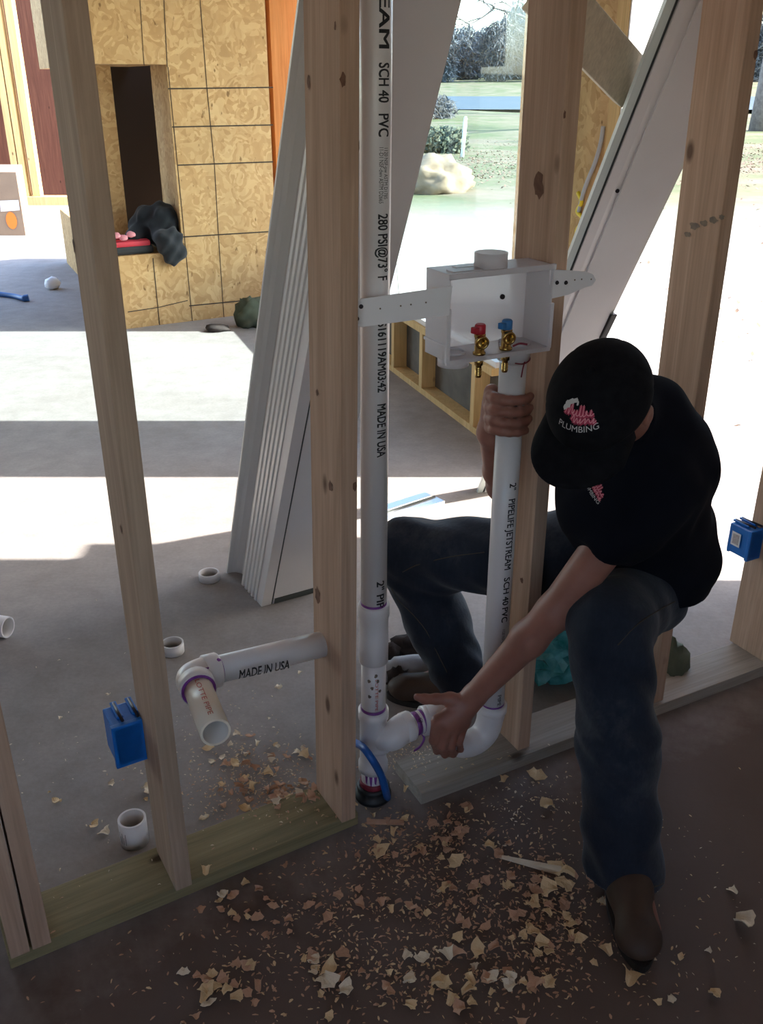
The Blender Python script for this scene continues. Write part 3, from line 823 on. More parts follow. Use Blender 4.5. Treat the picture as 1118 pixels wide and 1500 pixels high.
# drain arm with the elbow
def wlc(px, py, off=.072): return wl(px, py, off)
ha = wl(318, 981, .072); hb = wl(482, 941, .072); hd = (hb-ha).normalized()
DR = thing('drain_arm', (ha+hb)/2, 'white drain pipe with elbow and open stub, run through the knotty stud', 'pipe')
mb = MB(); mb.tube([ha-hd*.01, hb+hd*.028], .0302, 'pvc', 32)
fc = Vector((.25, -.85, -.05))
text_on_pipe(mb, 'MADE IN USA', wl(343, 977, .045), wl(416, 962, .045), hd, .0302, fc, .0225, 'ink', .006)
mb.build('pipe', DR)
e0 = wl(300, 987, .072)
sdir = (wl(316, 1082, -.035)-e0); sdir = Vector((.31, -.42, -.80)).normalized()
se = wl(316, 1073, -.145)
ec = ha-hd*.055
sdir = (se-ec).normalized()
ep = catmull([ha-hd*.004, ha-hd*.03, ec-hd*.004+sdir*.012, ec+sdir*.045], 8)
mb = MB(); mb.tube(ep, .0345, 'pvc', 32); mb.lathe([(.0345, 0), (.0385, .002), (.0385, .030), (.0365, .033), (.030, .033)], ha-hd*.030, hd, 'pvc', 32)
hubp = ep[-1]
mb.build('elbow', DR)
mb = MB(); mb.pipe(hubp-sdir*.016, hubp+sdir*.016, .0385, .0305, 'pvc'); mb.build('elbow_hub', DR)
mb = MB(); mb.pipe(hubp+sdir*.0158, hubp+sdir*.0172, .0365, .0308, 'primer'); mb.tube([ha+hd*.001, ha+hd*.006], .0309, 'primer', 32)
q = ha-hd*.002+ZUP*.034; mb.tube(catmull([q+hd*.004-N1*.012, q-hd*.01-N1*.02+ZUP*-.004, q-hd*.028-N1*.024+ZUP*-.008, q-hd*.05-N1*.018-ZUP*.004], 5), .0022, 'primer', 8)
mb.blob(q+hd*.002-N1*.014-ZUP*.002, (.006, .006, .005), 'primer', 2, sub=2); mb.build('primer_ring', DR)
mb = MB(); mb.pipe(hubp-sdir*.01, se, .0302, .0255, 'pvc_cream', 'pvc_in')
fcs = Vector((.25, -.72, .62)); text_on_pipe(mb, 'LOTTE PIPE', hubp+sdir*.022, se-sdir*.020, sdir, .0302, fcs, .010, 'red_ink', .01)
tag(mb.build('stub', DR), 'cream open pipe stub with red lettering')

# standpipe and trap
TRP = [wc(752, 545), wc(745, 640), wc(733, 900), wc(724, 1020)]
ST = thing('standpipe', wc(690, 1090), 'white standpipe with a trap bend, gripped by the squatting person', 'pipe')
sp0 = wc(752, 530); sp1 = wc(721, 1040); sdn = (sp1-sp0).normalized()
def spz(py, px=745): return sp0.lerp(sp1, (py-530)/(1040-530))
mb = MB(); mb.tube([sp0, sp1], .0302, 'pvc', 32)
def stext(body, y0, y1, h, off=.45, bold=.012):
    text_on_pipe(mb, body, spy(y0), spy(y1), sdn, .0302, Vector((math.sin(off), -math.cos(off), 0)), h, 'ink', bold)
def spy(py):
    lo, hi = 0., 1.
    for _ in range(30):
        m = (lo+hi)/2; p = sp0.lerp(sp1, m)-N2*.03; d = p-Vector((0, 0, H)); dep = d.y*math.cos(TH)-d.z*math.sin(TH); up = d.y*math.sin(TH)+d.z*math.cos(TH)
        if 750-FPX*up/dep < py: lo = m
        else: hi = m
    return sp0.lerp(sp1, lo)
stext('2"', 708, 718, .017); stext('PIPELIFE JETSTREAM', 731, 834, .017); stext('SCH 40', 846, 886, .016); stext('PVC', 890, 911, .016); stext('1120 NSF-pw', 922, 945, .008); stext('PIPE', 1018, 1034, .010)
mb.build('pipe', ST)
tr = catmull([sp1-sdn*.012, wc(714, 1066), wc(700, 1083), wc(680, 1090), wc(660, 1083), wc(646, 1066), wc(641, 1050)], 8)
mb = MB(); mb.tube(tr, [.0365]*4+[.0352]*(len(tr)-8)+[.0352]*4, 'pvc', 32); mb.lathe([(.0365, 0), (.0385, .003), (.0385, .024), (.0305, .026)], tr[0]+sdn*.014, -sdn, 'pvc', 32); mb.build('trap_bend', ST)
mb = MB(); mb.tube([tr[0]-sdn*.0115, tr[0]-sdn*.017], .0308, 'primer', 32); mb.build('primer_ring', ST)
ta = bh-bdir*.004; tb = wc(641, 1052, .05)
mb = MB(); mb.tube([ta, ta+bdir*.05], .0302, 'pvc', 28)
text_on_pipe(mb, '40', ta+bdir*.012, ta+bdir*.024, bdir, .0302, (.2, -.6, .7), .012, 'ink', .01); mb.build('trap_arm', ST)
mb = MB(); nb2 = ta+bdir*.034; mb.lathe([(.031, 0), (.0385, .002), (.0385, .024), (.036, .027), (.035, .05)], nb2, (tb-nb2), 'pvc', 28)
el = catmull([nb2+(tb-nb2)*.3, tb-D2*.012+ZUP*.006, tr[-1]+ZUP*.01, tr[-3]], 6); mb.tube(el, .035, 'pvc', 28); mb.build('trap_coupling', ST)
mb = MB()
for a_, wd in ((.008, .013), (.029, .008)): mb.tube([ta+bdir*a_, ta+bdir*(a_+wd)], .0307, 'primer', 28)
for k in range(4):
    p = nb2+bdir*(.004+.006*k)-N2*.0385-ZUP*.003; mb.quad([p, p+bdir*.005, p+bdir*.003-ZUP*.018, p-bdir*.001-ZUP*.014], 'primer')
mb.tube(catmull([nb2-ZUP*.037, nb2+bdir*.004-ZUP*.052-N2*.006, nb2-bdir*.01-ZUP*.066-N2*.012, nb2-bdir*.03-ZUP*.07-N2*.016], 5), .003, 'primer', 8)
mb.build('primer_streak', ST)
# clear tape film under the trap
# ================================================================== LAUNDRY OUTLET BOX
BX = Vector((.135, 1.830, 1.162)); bd = Vector((.8905, .4551, 0)); bn = Vector((-.4551, .8905, 0)); BW, BD, BH = .251, .095, .176
LB = thing('outlet_box', BX+bd*BW/2+bn*BD/2, 'frosted white laundry outlet box with two brass valves, strapped between studs', 'outlet box')
def bp(a, b, c): return BX+bd*a+bn*b+ZUP*c
t_ = .003
mb = MB()
mb.obox(bp(0, BD-t_, 0), bd*BW, bn*t_, ZUP*BH, 'clear', .001)
mb.obox(bp(0, 0, 0), bd*t_, bn*BD, ZUP*BH, 'clear', .001); mb.obox(bp(BW-t_, 0, 0), bd*t_, bn*BD, ZUP*BH, 'clear', .001)
mb.obox(bp(0, 0, 0), bd*BW, bn*BD, ZUP*.004, 'clear', .001); mb.obox(bp(0, 0, BH-t_), bd*BW, bn*BD, ZUP*t_, 'clear', .001)
mb.build('box_shell', LB)
mb = MB()
for (a, b2, c, x, y, z) in ((-.004, -.002, -.006, BW+.008, .006, .010), (-.004, -.002, BH-.010, BW+.008, .008, .012), (-.006, -.002, 0, .010, .008, BH*.62), (BW-.004, -.002, 0, .010, .008, BH*.55)):
    mb.obox(bp(a, b2, c), bd*x, bn*y, ZUP*z, 'clear', .0015)
mb.obox(bp(-.004, .004, .028), bd*.005, bn*(BD-.004), ZUP*.006, 'clear', .001)
mb.obox(bp(.015, .012, BH), bd*.07, bn*.03, ZUP*.003, 'clear', .001); mb.obox(bp(.045, .050, BH), bd*.05, bn*.02, ZUP*.003, 'clear', .001)
mb.build('front_rim', LB)
hubc = at_z(719, 386, 1.345)
mb = MB(); mb.pipe(Vector((hubc.x, hubc.y, BX.z+BH-.001)), Vector((hubc.x, hubc.y, BX.z+BH+.030)), .0345, .031, 'clear'); mb.build('top_hub', LB)
mb = MB(); hb1 = bp(.042, .048, 0); mb.pipe(hb1-ZUP*.022, hb1, .033, .029, 'clear'); mb.pipe(bp(.042, .048, .004), bp(.042, .048, .009), .026, .022, 'clear'); mb.build('knockout_hub', LB)
mb = MB(); hb2 = Vector((sp0.x, sp0.y, BX.z)); mb.pipe(hb2-ZUP*.032, hb2+ZUP*.008, .0355, .0303, 'clear'); mb.build('drain_hub', LB)
mb = MB(); mb.tube(catmull([hb2-ZUP*.030-bn*.0358-bd*.02, hb2-ZUP*.034-bn*.0365, hb2-ZUP*.030-bn*.033+bd*.018, hb2-ZUP*.028-bn*.02+bd*.03], 5), .0014, 'maroon', 6)
mb.tube(catmull([hb2-ZUP*.030-bn*.0365+bd*.004, hb2-ZUP*.045-bn*.032+bd*.004, hb2-ZUP*.065-bn*.032+bd*.001], 5), .0016, 'maroon', 6); mb.build('primer_streak', LB)
mb = MB(); p = bp(.185, BD-.006, .10); mb.lathe([(.0055, 0), (.0055, .004)], p, -bn, 'screw', 14)
mb.build('mounting_screw', LB)
def valve(px, py, knob, lab):
    p = at_z(px, py, BX.z+.005); r = thing('valve', p, None, None)
    r.parent = LB; r.location = p-LB.location
    mb = MB()
    mb.lathe([(.0135, 0), (.0135, .005), (.0105, .007), (.0105, .034), (.012, .037), (.012, .043), (.008, .045)], p, ZUP, 'brass', 20)
    o = p+ZUP*.030; ax = (Vector((.22, -.95, -.12))).normalized()
    mb.lathe([(.008, 0), (.009, .009), (.0145, .010), (.0145, .018), (.0128, .020), (.0095, .0195), (.009, .008)], o, ax, 'brass', 24)
    mb.lathe([(.0085, 0), (.0085, -.006), (.0095, -.006), (.0095, -.022), (.0065, -.024), (.0065, -.030), (.0075, -.031), (.0065, -.036), (.0075, -.037), (.0065, -.042), (.0075, -.043), (.006, -.049)], p, ZUP, 'brass', 18)
    tag(mb.build('valve_body', r), 'brass valve body')
    mb = MB(); q = p+ZUP*.043; d = Vector((-.75, -.62, 0)).normalized(); s = Vector((-d.y, d.x, 0))
    mb.lathe([(.0105, 0), (.0115, .003), (.0115, .018), (.009, .021)], q, ZUP, knob, 18)
    mb.obox(q+d*.004-s*.007+ZUP*.003, d*.017, s*.014, ZUP*.013, knob, .002)
    tag(mb.build('valve_handle', r), lab); return r
valve(702, 519, 'red_knob', 'red valve handle'); valve(741, 512, 'blue_knob', 'blue valve handle')
mb = MB(); p = at_z(752, 507, BX.z+.012); mb.tube(catmull([p, p+bd*.018+bn*.002+ZUP*.003, p+bd*.032-bn*.006+ZUP*.001], 6), .0022, 'maroon', 8); mb.build('lead_wire', LB)
def strap(pts, nrm, lab, holes, screws):
    mb = MB(); n = len(pts); nrm = nrm.normalized()
    a = [mb.bm.verts.new(p) for p in pts]; b = [mb.bm.verts.new(p+nrm*.0025) for p in pts]
    mb.face(a, 'strap'); mb.face(list(reversed(b)), 'strap')
    for i in range(n): mb.face([a[i], a[(i+1) % n], b[(i+1) % n], b[i]], 'strap')
    for p in holes: mb.lathe([(.0018, 0), (.0018, .0006)], p-nrm*.0004, -nrm, 'smudge', 8)
    o = mb.build('mounting_strap', LB)
    mb = MB()
    for p in screws: mb.lathe([(.0045, 0), (.0045, .001), (.003, .0035)], p-nrm*.0002, -nrm, 'screw', 12)
    mb.build('screw', o)
S0 = wl(524, 458, -.006); S1 = bp(.004, -.004, .09); sdv = (Vector((S1.x, S1.y, 0))-Vector((S0.x, S0.y, 0))).normalized(); sn = Vector((-sdv.y, sdv.x, 0))
def sq(px, py): return at_pl(px, py, S0, sdv)
strap([sq(*p) for p in ((523, 443), (528, 438), (540, 436.5), (663, 419), (658, 462), (530, 479), (523, 477), (519, 470))], sn, '', [sq(*p) for p in ((557, 452), (587, 448), (602, 446), (624, 443))], [sq(529, 449), sq(523, 467)])
S2 = wr(840, 412, -.006)
def sq2(px, py): return at_pl(px, py, S2, D2)
strap([sq2(*p) for p in ((806, 395), (832, 396), (860, 398), (869, 402), (873, 410), (868, 418), (858, 421), (832, 432), (806, 438))], N2, '', [sq2(*p) for p in ((842, 410), (852, 409), (866, 409))], [sq2(816, 414), sq2(829, 414)])

# ================================================================== LEANING WHITE PANELS
def lean(root, name, prof, base, fu, fv, ax, ln, mat, smooth=False):
    """profile (u,v) on the floor plan, run up along the leaning axis"""
    mb = MB(); a = [Vector(base)+fu*p[0]+fv*p[1] for p in prof]; b = [q+ax*ln for q in a]
    va = [mb.bm.verts.new(p) for p in a]; vb = [mb.bm.verts.new(p) for p in b]; n = len(a)
    mb.face(va, mat); mb.face(list(reversed(vb)), mat)
    for i in range(n): mb.face([va[i], va[(i+1) % n], vb[(i+1) % n], vb[i]], mat)
    return mb.build(name, root)
LBASE = at_z(394, 886); lfu = (at_z(455, 869)-LBASE).normalized(); lfv = (at_z(346, 831)-LBASE); lfl = lfv.length; lfv.normalize()
ltop = at_d(560, 0, 1.80); lax = (ltop-LBASE).normalized(); LLEN = 2.18
LP = thing('door_frame', LBASE, 'white fluted door frame panel leaning on the back of the stud wall, left', 'door frame')
lean(LP, 'panel_face', [(.014, 0), (.185, 0), (.185, .04), (.014, .04)], LBASE, lfu, lfv, lax, LLEN, 'white_paint')
lean(LP, 'gasket', [(.008, .002), (.0145, .002), (.0145, .04), (.008, .04)], LBASE, lfu, lfv, lax, LLEN, 'gasket')
lean(LP, 'face_strip', [(-.028, .0), (.0085, 0), (.0085, .05), (-.028, .05)], LBASE+ZUP*.0, lfu, lfv, lax, LLEN, 'white_paint')
pr = []
v = .045
for k in range(5): pr += [(-.020, v), (-.031, v+.006), (-.031, v+.022), (-.020, v+.028)]; v += .030
pr += [(-.020, v+.004), (0.15, v+.004), (.15, .045)]
lean(LP, 'fluted_jamb', pr, LBASE, lfu, lfv, lax, LLEN, 'white_vinyl')
lean(LP, 'cove', [(-.018, .198), (-.004, .21), (.004, .235), (0, .265), (-.016, .285), (-.030, .290), (.15, .295), (.15, .198)], LBASE, lfu, lfv, lax, LLEN, 'white_vinyl')
fl_ = lean(LP, 'nailing_flange', [(-.048, .291), (-.048, .300), (.06, .300), (.06, .291)], LBASE, lfu, lfv, lax, LLEN, 'white_vinyl')
lean(LP, 'bottom_sweep', [(.02, -.003), (.185, -.003), (.185, .0), (.02, .0)], LBASE, lfu, lfv, lax, .03, 'gasket')

RB = at_z(700, 722); RT = at_pl(985, -20, (.663, 2.41), (1, 0)); rax = (RT-RB).normalized(); RLEN = 2.42
rfu = Vector((.985, .17, 0)); rfv = Vector((-.17, .985, 0))
RP = thing('door_frame', RB, 'white panelled door frame leaning between the two right studs', 'door frame')
lean(RP, 'outer_frame', [(0, 0), (.022, 0), (.022, .02), (0, .02)], RB, rfu, rfv, rax, RLEN, 'green_edge')
lean(RP, 'gasket', [(.024, .008), (.032, .008), (.032, .06), (.024, .06)], RB, rfu, rfv, rax, RLEN, 'gasket')
lean(RP, 'jamb', [(.032, 0), (.062, .004), (.085, .012), (.085, .06), (.032, .06)], RB, rfu, rfv, rax, RLEN, 'white_paint')
lean(RP, 'panel_face', [(.085, .004), (.232, .004), (.232, .06), (.085, .06)], RB, rfu, rfv, rax, RLEN, 'white_paint')
lean(RP, 'edge_strip', [(.232, .010), (.246, .010), (.246, .055), (.232, .055)], RB, rfu, rfv, rax, RLEN, 'white_vinyl')
mb = MB(); hc = at_pl(922, 410, RB+rax*1.2, rfu); hc = RB+rax*1.10+rfu*.244
for t0 in (1.075,): mb.obox(RB+rax*t0+rfu*.236+rfv*-.004, rfu*.022, rfv*.05, rax*.13, 'rubber', .003)
mb.build('hinge', RP)
mb = MB()
for t0 in (1.34, .92, 1.75): mb.lathe([(.006, 0), (.006, .003)], RB+rax*t0+rfu*.074+rfv*.006, -rfv, 'screw', 12)
mb.build('screw', RP)

# loose metal threshold on the slab
ta0 = at_z(566, 768); ta1 = at_z(652, 739); td = (ta1-ta0).normalized(); tn = Vector((-td.y, td.x, 0)); tl = (ta1-ta0).length
TS = thing('door_threshold', ta0, 'loose metal door threshold lying on the sunlit slab behind the knee', 'threshold')
mb = MB(); mb.obox(ta0, td*tl, tn*.06, ZUP*.018, 'alu', .003); mb.obox(ta0+tn*.06, td*tl*.93, tn*.05, ZUP*.030, 'alu', .003); mb.build('sill', TS)
mb = MB(); mb.obox(ta0+tn*.055, td*tl*.98, tn*.008, ZUP*.024, 'gasket', .002); mb.build('seal', TS)

# tan board at the back of the gripped stud
mb = MB(); c = at_d(862, 58, 2.24); e = at_d(926, 127, 2.42); bdv = (e-c).normalized(); up = Vector((.62, .1, .55)); up = (up-bdv*up.dot(bdv)).normalized(); th = bdv.cross(up).normalized()
mb.obox(c-bdv*.22-up*.055-th*.019, bdv*((e-c).length+.22), up*.12, th*.038, 'tan_wood', .003)
tag(mb.build('brace_board', origin=c), 'short tan board sticking out diagonally from the back of the middle stud', 'board')

# ================================================================== BACKGROUND THINGS
c0 = at_z(38, 345); c1 = at_z(51, 341.5); cs = (c1-c0); cs.z = 0; csn = Vector((cs.x, cs.y, 0)).normalized()
cfd = Vector((-.99, .02, 0)); hz_box = at_Y(27, 252, c0.y).z
CT = thing('cardboard_box', c0, 'large cardboard box with orange sticker standing far back on the slab, left', 'box')
sdp = csn*.75
csn = Vector((-.28, .96, 0)).normalized(); sdp = csn*1.15
mb = MB(); mb.obox(c0, cfd*1.1, sdp, ZUP*hz_box, 'card', .004); mb.build('carton', CT)
mb = MB(); q = c0+ZUP*hz_box
mb.obox(q+sdp*.49+cfd*.0, cfd*1.1, sdp*.03, ZUP*.003, 'tan_wood'); mb.build('packing_tape', CT)
def cpt(px, py): return at_pl(px, py, c0-Vector((0, .006, 0)), cfd)
mb = MB(); mb.quad([cpt(1, 310), cpt(29, 308), cpt(27, 293), cpt(0, 294)], 'wrap'); tag(mb.build('shipping_label', CT), 'white printed label')
mb = MB(); mb.quad([cpt(15+8*math.cos(t)+9*.2, 323)+ZUP*.1*math.sin(t) for t in [i*2*math.pi/16 for i in range(16)]], 'orange_sticker'); tag(mb.build('sticker', CT), 'orange round sticker')

# dark jacket over the hearth edge, tool bag on the hearth
def hp(px, py): return at_z(px, py, hz)
jc = fp(pa(wf(232, 372)), hz, .12)
fj = Field(jc-Vector((.5, .5, .35)), jc+Vector((.5, .55, .55)), .012)
q1, q2, q3 = wf(214, 335, .30), wf(240, 330, .20), wf(226, 318, .26)
fj.cone(q1, q2, .12, .135, .06); fj.cone(q3-E1*.03, q2+ZUP*.03, .10, .11, .07); fj.cone(wf(196, 350, .16), q1, .055, .09, .05)
fj.cone(q2, wf(246, 356, .0), .12, .085, .06); fj.cone(wf(240, 352, -.02), wf(252, 374, -.035), .08, .062, .05); fj.cone(wf(258, 352, -.03), wf(266, 372, -.035), .045, .035, .05)
fj.wrinkle(lambda X, Y, Z: .016*np.sin(X*29+Z*21+3*np.sin(Y*11))*np.sin(Z*19+Y*16+1)+.007*np.sin(X*61-Z*52+Y*20))
JK = fj.build('jacket', 'dark_cloth', origin=jc); tag(JK, 'dark crumpled jacket draped over the hearth edge', 'jacket')
bc = fp(pa(wf(206, 372)), hz, .03); BG = thing('tool_bag', bc, 'red and black tool bag on the hearth beside the jacket', 'bag')
mb = MB(); mb.obox(bc-E1*.36, E1*.47, G1*.13, ZUP*.06, 'black_bag', .02); mb.build('bag_base', BG)
mb = MB(); mb.obox(bc-E1*.34+ZUP*.055, E1*.43, G1*.11, ZUP*.04, 'red_bag', .015); mb.obox(bc-E1*.28+ZUP*.09+G1*.06, E1*.2, G1*.10, ZUP*.035, 'black_bag', .015); mb.build('bag_top', BG)
mb = MB()
for k in range(3): mb.blob(bc+E1*(-.16+.055*k)+ZUP*(.125+.02*(1-k % 2))-G1*.0, (.035, .02, .022), 'pink', k, sub=2)
mb.build('glove_trim', BG)
mb = MB(); mb.tube(catmull([at_z(-20, 430, .02), at_z(0, 431, .02), at_z(22, 434, .02), at_z(34, 437, .025), at_z(42, 436, .03)], 5), [.022]*16+[.03]*5, 'bar', 12)
tag(mb.build('pry_bar', origin=at_z(20, 434)), 'blue steel bar lying on the slab at the left edge', 'bar')
mb = MB(); mb.blob(at_z(77, 415, .05), (.07, .07, .06), 'wrap', 3, .2, 2, 2); tag(mb.build('paper_wad', origin=at_z(77, 415)), 'crumpled pale paper on the floor beside the hearth', 'paper')
mb = MB(); mb.blob(at_z(318, 481, .02), (.10, .06, .03), 'rag', 3, .4, 3, 2); tag(mb.build('debris', origin=at_z(318, 481)), 'small scrap on the floor below the OSB chase', 'scrap')
mb = MB(); mb.blob(at_z(368, 462, .08), (.12, .10, .12), 'bush', 6, .6, 4, 3); tag(mb.build('debris', origin=at_z(368, 466)), 'crumpled grey green scrap at the right foot of the OSB chase', 'scrap')

# ================================================================== LOOSE THINGS ON THE SLAB
def ring(px, py, ro, ri, h, label, tilt=None, group='white pipe offcuts on the floor', txt=None):
    p = at_z(px, py); mb = MB(); p0 = p+ZUP*.001
    ax = ZUP if tilt is None else Vector(tilt).normalized()
    a = p0 if tilt is None else p0+ZUP*ro-ax*h*.5
    mb.pipe(a, a+ax*h, ro, ri, 'pvc', 'pvc_in')
    if txt:
        for k in range(5):
            an = -2.45+.14*k; f = Vector((math.cos(an), math.sin(an), 0)); u = Vector((-f.y, f.x, 0)); q = a+f*(ro+.0006)+ZUP*.016
            mb.quad([q-u*.0007, q+u*.0007, q+u*.0007+ZUP*(.034-.012*(k % 2)), q-u*.0007+ZUP*(.034-.012*(k % 2))], 'ink')
    return tag(mb.build('pipe_offcut', origin=p), label, 'pipe offcut', group)
ring(307, 849, .038, .032, .030, 'white pipe ring on the floor at the foot of the leaning door frame')
ring(254, 955, .036, .031, .036, 'white pipe ring half hidden behind the grey left stud')
ring(3, 931, .036, .031, .06, 'white pipe offcut lying on its side at the left edge', (1, -.25, 0))
ring(198, 1232, .0335, .0285, .072, 'white pipe offcut standing upright below the lower blue box', txt=True)

# teal plastic bag behind the right plate
TB = Vector((.56, 2.38, 0))
mb = MB(); rb = random.Random(4)
mb.blob(TB+Vector((-.03, .03, .10)), (.17, .10, .12), 'teal', 11, .42, 4.5, 4, .002, False)
mb.blob(TB+Vector((.06, .10, .06)), (.17, .10, .08), 'teal', 15, .42, 5, 4, .002, False)
tag(mb.build('plastic_bag', origin=TB), 'crumpled teal plastic bag behind the right bottom plate', 'bag')
mb = MB(); mb.blob(at_z(985, 968, .05), (.05, .06, .07), 'bush', 21, .4, 3, 3, .002); tag(mb.build('green_bundle', origin=at_z(985, 968)), 'small dark green bundle behind the stud under the raised thigh', 'bundle')
# dark rags and a grey sleeve behind the vent pipe
def wad(name, px, py, r, mat, label, s, cat):
    p = at_z(px, py); mb = MB(); mb.blob(p+ZUP*r[2]*.8, r, mat, s, .45, 3, 3, .002); return tag(mb.build(name, origin=p), label, cat)
wad('rag', 606, 955, (.075, .05, .035), 'rag', 'dark brown rag on the floor behind the grey cloth roll', 31, 'rag')
wad('rag', 574, 965, (.03, .03, .03), 'rag', 'small dark rag lump right beside the white coupling', 33, 'rag')
wad('rag', 583, 1012, (.035, .035, .05), 'rag', 'dark crumpled rag between the vent pipe and the boot', 35, 'rag')
p = at_z(600, 992); mb = MB(); mb.tube(catmull([at_z(556, 985, .045), at_z(585, 983, .05), at_z(615, 980, .052), at_z(650, 985, .045)], 5), [.035]*4+[.045]*12, 'grey_rag', 20)
tag(mb.build('cloth_roll', origin=p), 'light grey cloth roll on the floor behind the vent pipe', 'cloth')

# ------------------------------------------------------------------ wood chips
def chip_mesh(k):
    rnd = random.Random(100+k); bm = bmesh.new(); n = rnd.randint(5, 8); fan = rnd.uniform(.5, 1.6); cur = rnd.uniform(.25, .9); L = 1.0
    top = []; rows = 4
    grid = []
    for j in range(rows+1):
        t = j/rows; rowv = []
        for i in range(n+1):
            s = i/n-.5; rr = .18+.82*t
            a = s*fan*(.6+.4*t)
            x = math.sin(a)*rr+s*.3*(1-t); y = math.cos(a)*rr-.55
            z = cur*.35*(abs(s)*2)**1.6+.28*cur*math.sin(t*2.2)+rnd.uniform(-.02, .03)
            if j == rows: y += rnd.uniform(-.10, .08)
            rowv.append(Vector((x, y, z)))
        grid.append(rowv)
    V = [[bm.verts.new(p) for p in r] for r in grid]; W = [[bm.verts.new(p+Vector((0, 0, .045))) for p in r] for r in grid]
    for j in range(rows):
        for i in range(n):
            bm.faces.new([V[j][i], V[j+1][i], V[j+1][i+1], V[j][i+1]]); bm.faces.new([W[j][i], W[j][i+1], W[j+1][i+1], W[j+1][i]])
    for j in range(rows):
        bm.faces.new([V[j][0], W[j][0], W[j+1][0], V[j+1][0]]); bm.faces.new([V[j][n], V[j+1][n], W[j+1][n], W[j][n]])
    for i in range(n):
        bm.faces.new([V[0][i], V[0][i+1], W[0][i+1], W[0][i]]); bm.faces.new([V[rows][i], W[rows][i], W[rows][i+1], V[rows][i+1]])
    me = bpy.data.meshes.new('wood_chip'); bm.normal_update(); bm.to_mesh(me); bm.free()
    me.materials.append(M[('chip1', 'chip2', 'chip3', 'chip2', 'chip1')[k % 5]]); return me
CH_M = [chip_mesh(k) for k in range(15)]
rc = random.Random(12)
def side_of_wall(p):       # signed distance in front (-) or behind (+) the plates' front line
    if p.x < .04: return (p-P0).dot(ZUP.cross(dl))
    return (p-R0).dot(N2)
def chip(px, py, size, label, group, kinds=None):
    p = at_z(px, py); s = side_of_wall(p)
    on_plate = -.012 < s < .155 and not (-.06 < p.x < .06)
    if on_plate and s < .0: return
    p.z = (.040 if on_plate else .001)
    k = rc.choice(kinds) if kinds else rc.randrange(15)
    o = bpy.data.objects.new('wood_chip', CH_M[k]); C.objects.link(o); sz = size*1.25*rc.uniform(.6, 1.3)
    o.location = p+ZUP*sz*.04; o.scale = (sz*.62*rc.uniform(.7, 1.2), sz*.62, sz*.62*rc.uniform(.7, 1.3)); o.rotation_euler = (rc.uniform(-.3, .3), rc.uniform(-.3, .3), rc.uniform(0, 6.28))
    tag(o, label, 'wood chip', group)
G_N = ('curled wood chip lying on the near floor in front of the bottom plates', 'wood chips in front of the stud wall')
G_B = ('curled wood chip lying in the pile behind the left bottom plate', 'wood chips behind the stud wall')
G_F = ('single pale wood chip on the open floor left of the grey stud', 'scattered chips on the far floor')
def cluster(cx, cy, sx, sy, n, size, G, kinds=None):
    for _ in range(n): chip(rc.gauss(cx, sx), rc.gauss(cy, sy), size, G[0], G[1], kinds)
cluster(385, 1145, 40, 28, 38, .030, G_B, [1, 2, 3, 6, 8, 4]); cluster(430, 1175, 22, 22, 18, .030, G_B, [1, 3, 6, 8])
cluster(330, 1110, 35, 30, 12, .022, G_B, [2, 7, 12, 1])
for q in ((440, 987, .035), (410, 1008, .03), (347, 1078, .028), (395, 1055, .022), (300, 1200, .035), (445, 1100, .04)): chip(*q, G_B[0], G_B[1], [2, 7, 12])
for q in ((160, 1019, .03), (88, 1053, .028), (141, 880, .015), (163, 1150, .028), (216, 1160, .04), (155, 1222, .035), (138, 1213, .025), (213, 1173, .016), (73, 1162, .014), (85, 1178, .03), (440, 1180, .03)): chip(*q, G_F[0], G_F[1], [2, 7, 12, 4])
cluster(590, 1225, 50, 22, 26, .030, G_N, [0, 1, 3, 5, 6, 8]); cluster(690, 1235, 45, 25, 18, .028, G_N, [1, 3, 6, 8, 0])
cluster(790, 1330, 38, 42, 44, .032, G_N, [0, 1, 5, 10, 3, 6, 8]); cluster(620, 1320, 70, 18, 22, .028, G_N, [1, 3, 6, 8, 0])
cluster(430, 1340, 70, 18, 16, .028, G_N, [1, 3, 6, 8]); cluster(310, 1440, 45, 28, 22, .034, G_N); cluster(500, 1440, 45, 22, 14, .036, G_N)
cluster(650, 1430, 60, 28, 18, .036, G_N); cluster(750, 1430, 60, 30, 16, .034, G_N); cluster(320, 1325, 25, 12, 8, .032, G_N); cluster(830, 1300, 12, 14, 5, .05, G_N, [0, 5, 10])
for q in ((785, 1137, .045), (738, 1143, .035), (803, 1183, .045), (665, 1265, .045), (556, 1248, .045), (1075, 1308, .04), (1090, 1355, .055), (1038, 1395, .028), (922, 1440, .05), (885, 1322, .03), (892, 1300, .04), (1000, 1405, .024), (983, 1465, .03), (1025, 1320, .02), (965, 1470, .03), (870, 1410, .02), (1045, 1460, .03), (640, 1445, .05), (480, 1440, .055), (690, 1470, .04)):
    chip(*q, G_N[0], G_N[1], [0, 5, 10, 7, 2])
mb = MB(); a = at_z(727, 1258); b = at_z(822, 1278); dv = (b-a).normalized(); nv = Vector((-dv.y, dv.x, 0))
mb.hexa([a+nv*.004, b-nv*.012, b+nv*.010, a+nv*.012, a+nv*.004+ZUP*.006, b-nv*.010+ZUP*.012, b+nv*.008+ZUP*.012, a+nv*.010+ZUP*.006], 'chip3', .001)
tag(mb.build('wood_splinter', origin=a), 'long pale wood splinter on the near floor left of the boot', 'splinter')
mb = MB(); a = at_z(537, 1208); b = at_z(592, 1209); dv = (b-a).normalized(); nv = Vector((-dv.y, dv.x, 0)); mb.obox(a, dv*(b-a).length, nv*.014, ZUP*.006, 'chip2', .001)
tag(mb.build('wood_splinter', origin=a), 'thin reddish wood splinter below the base of the vent pipe', 'splinter')
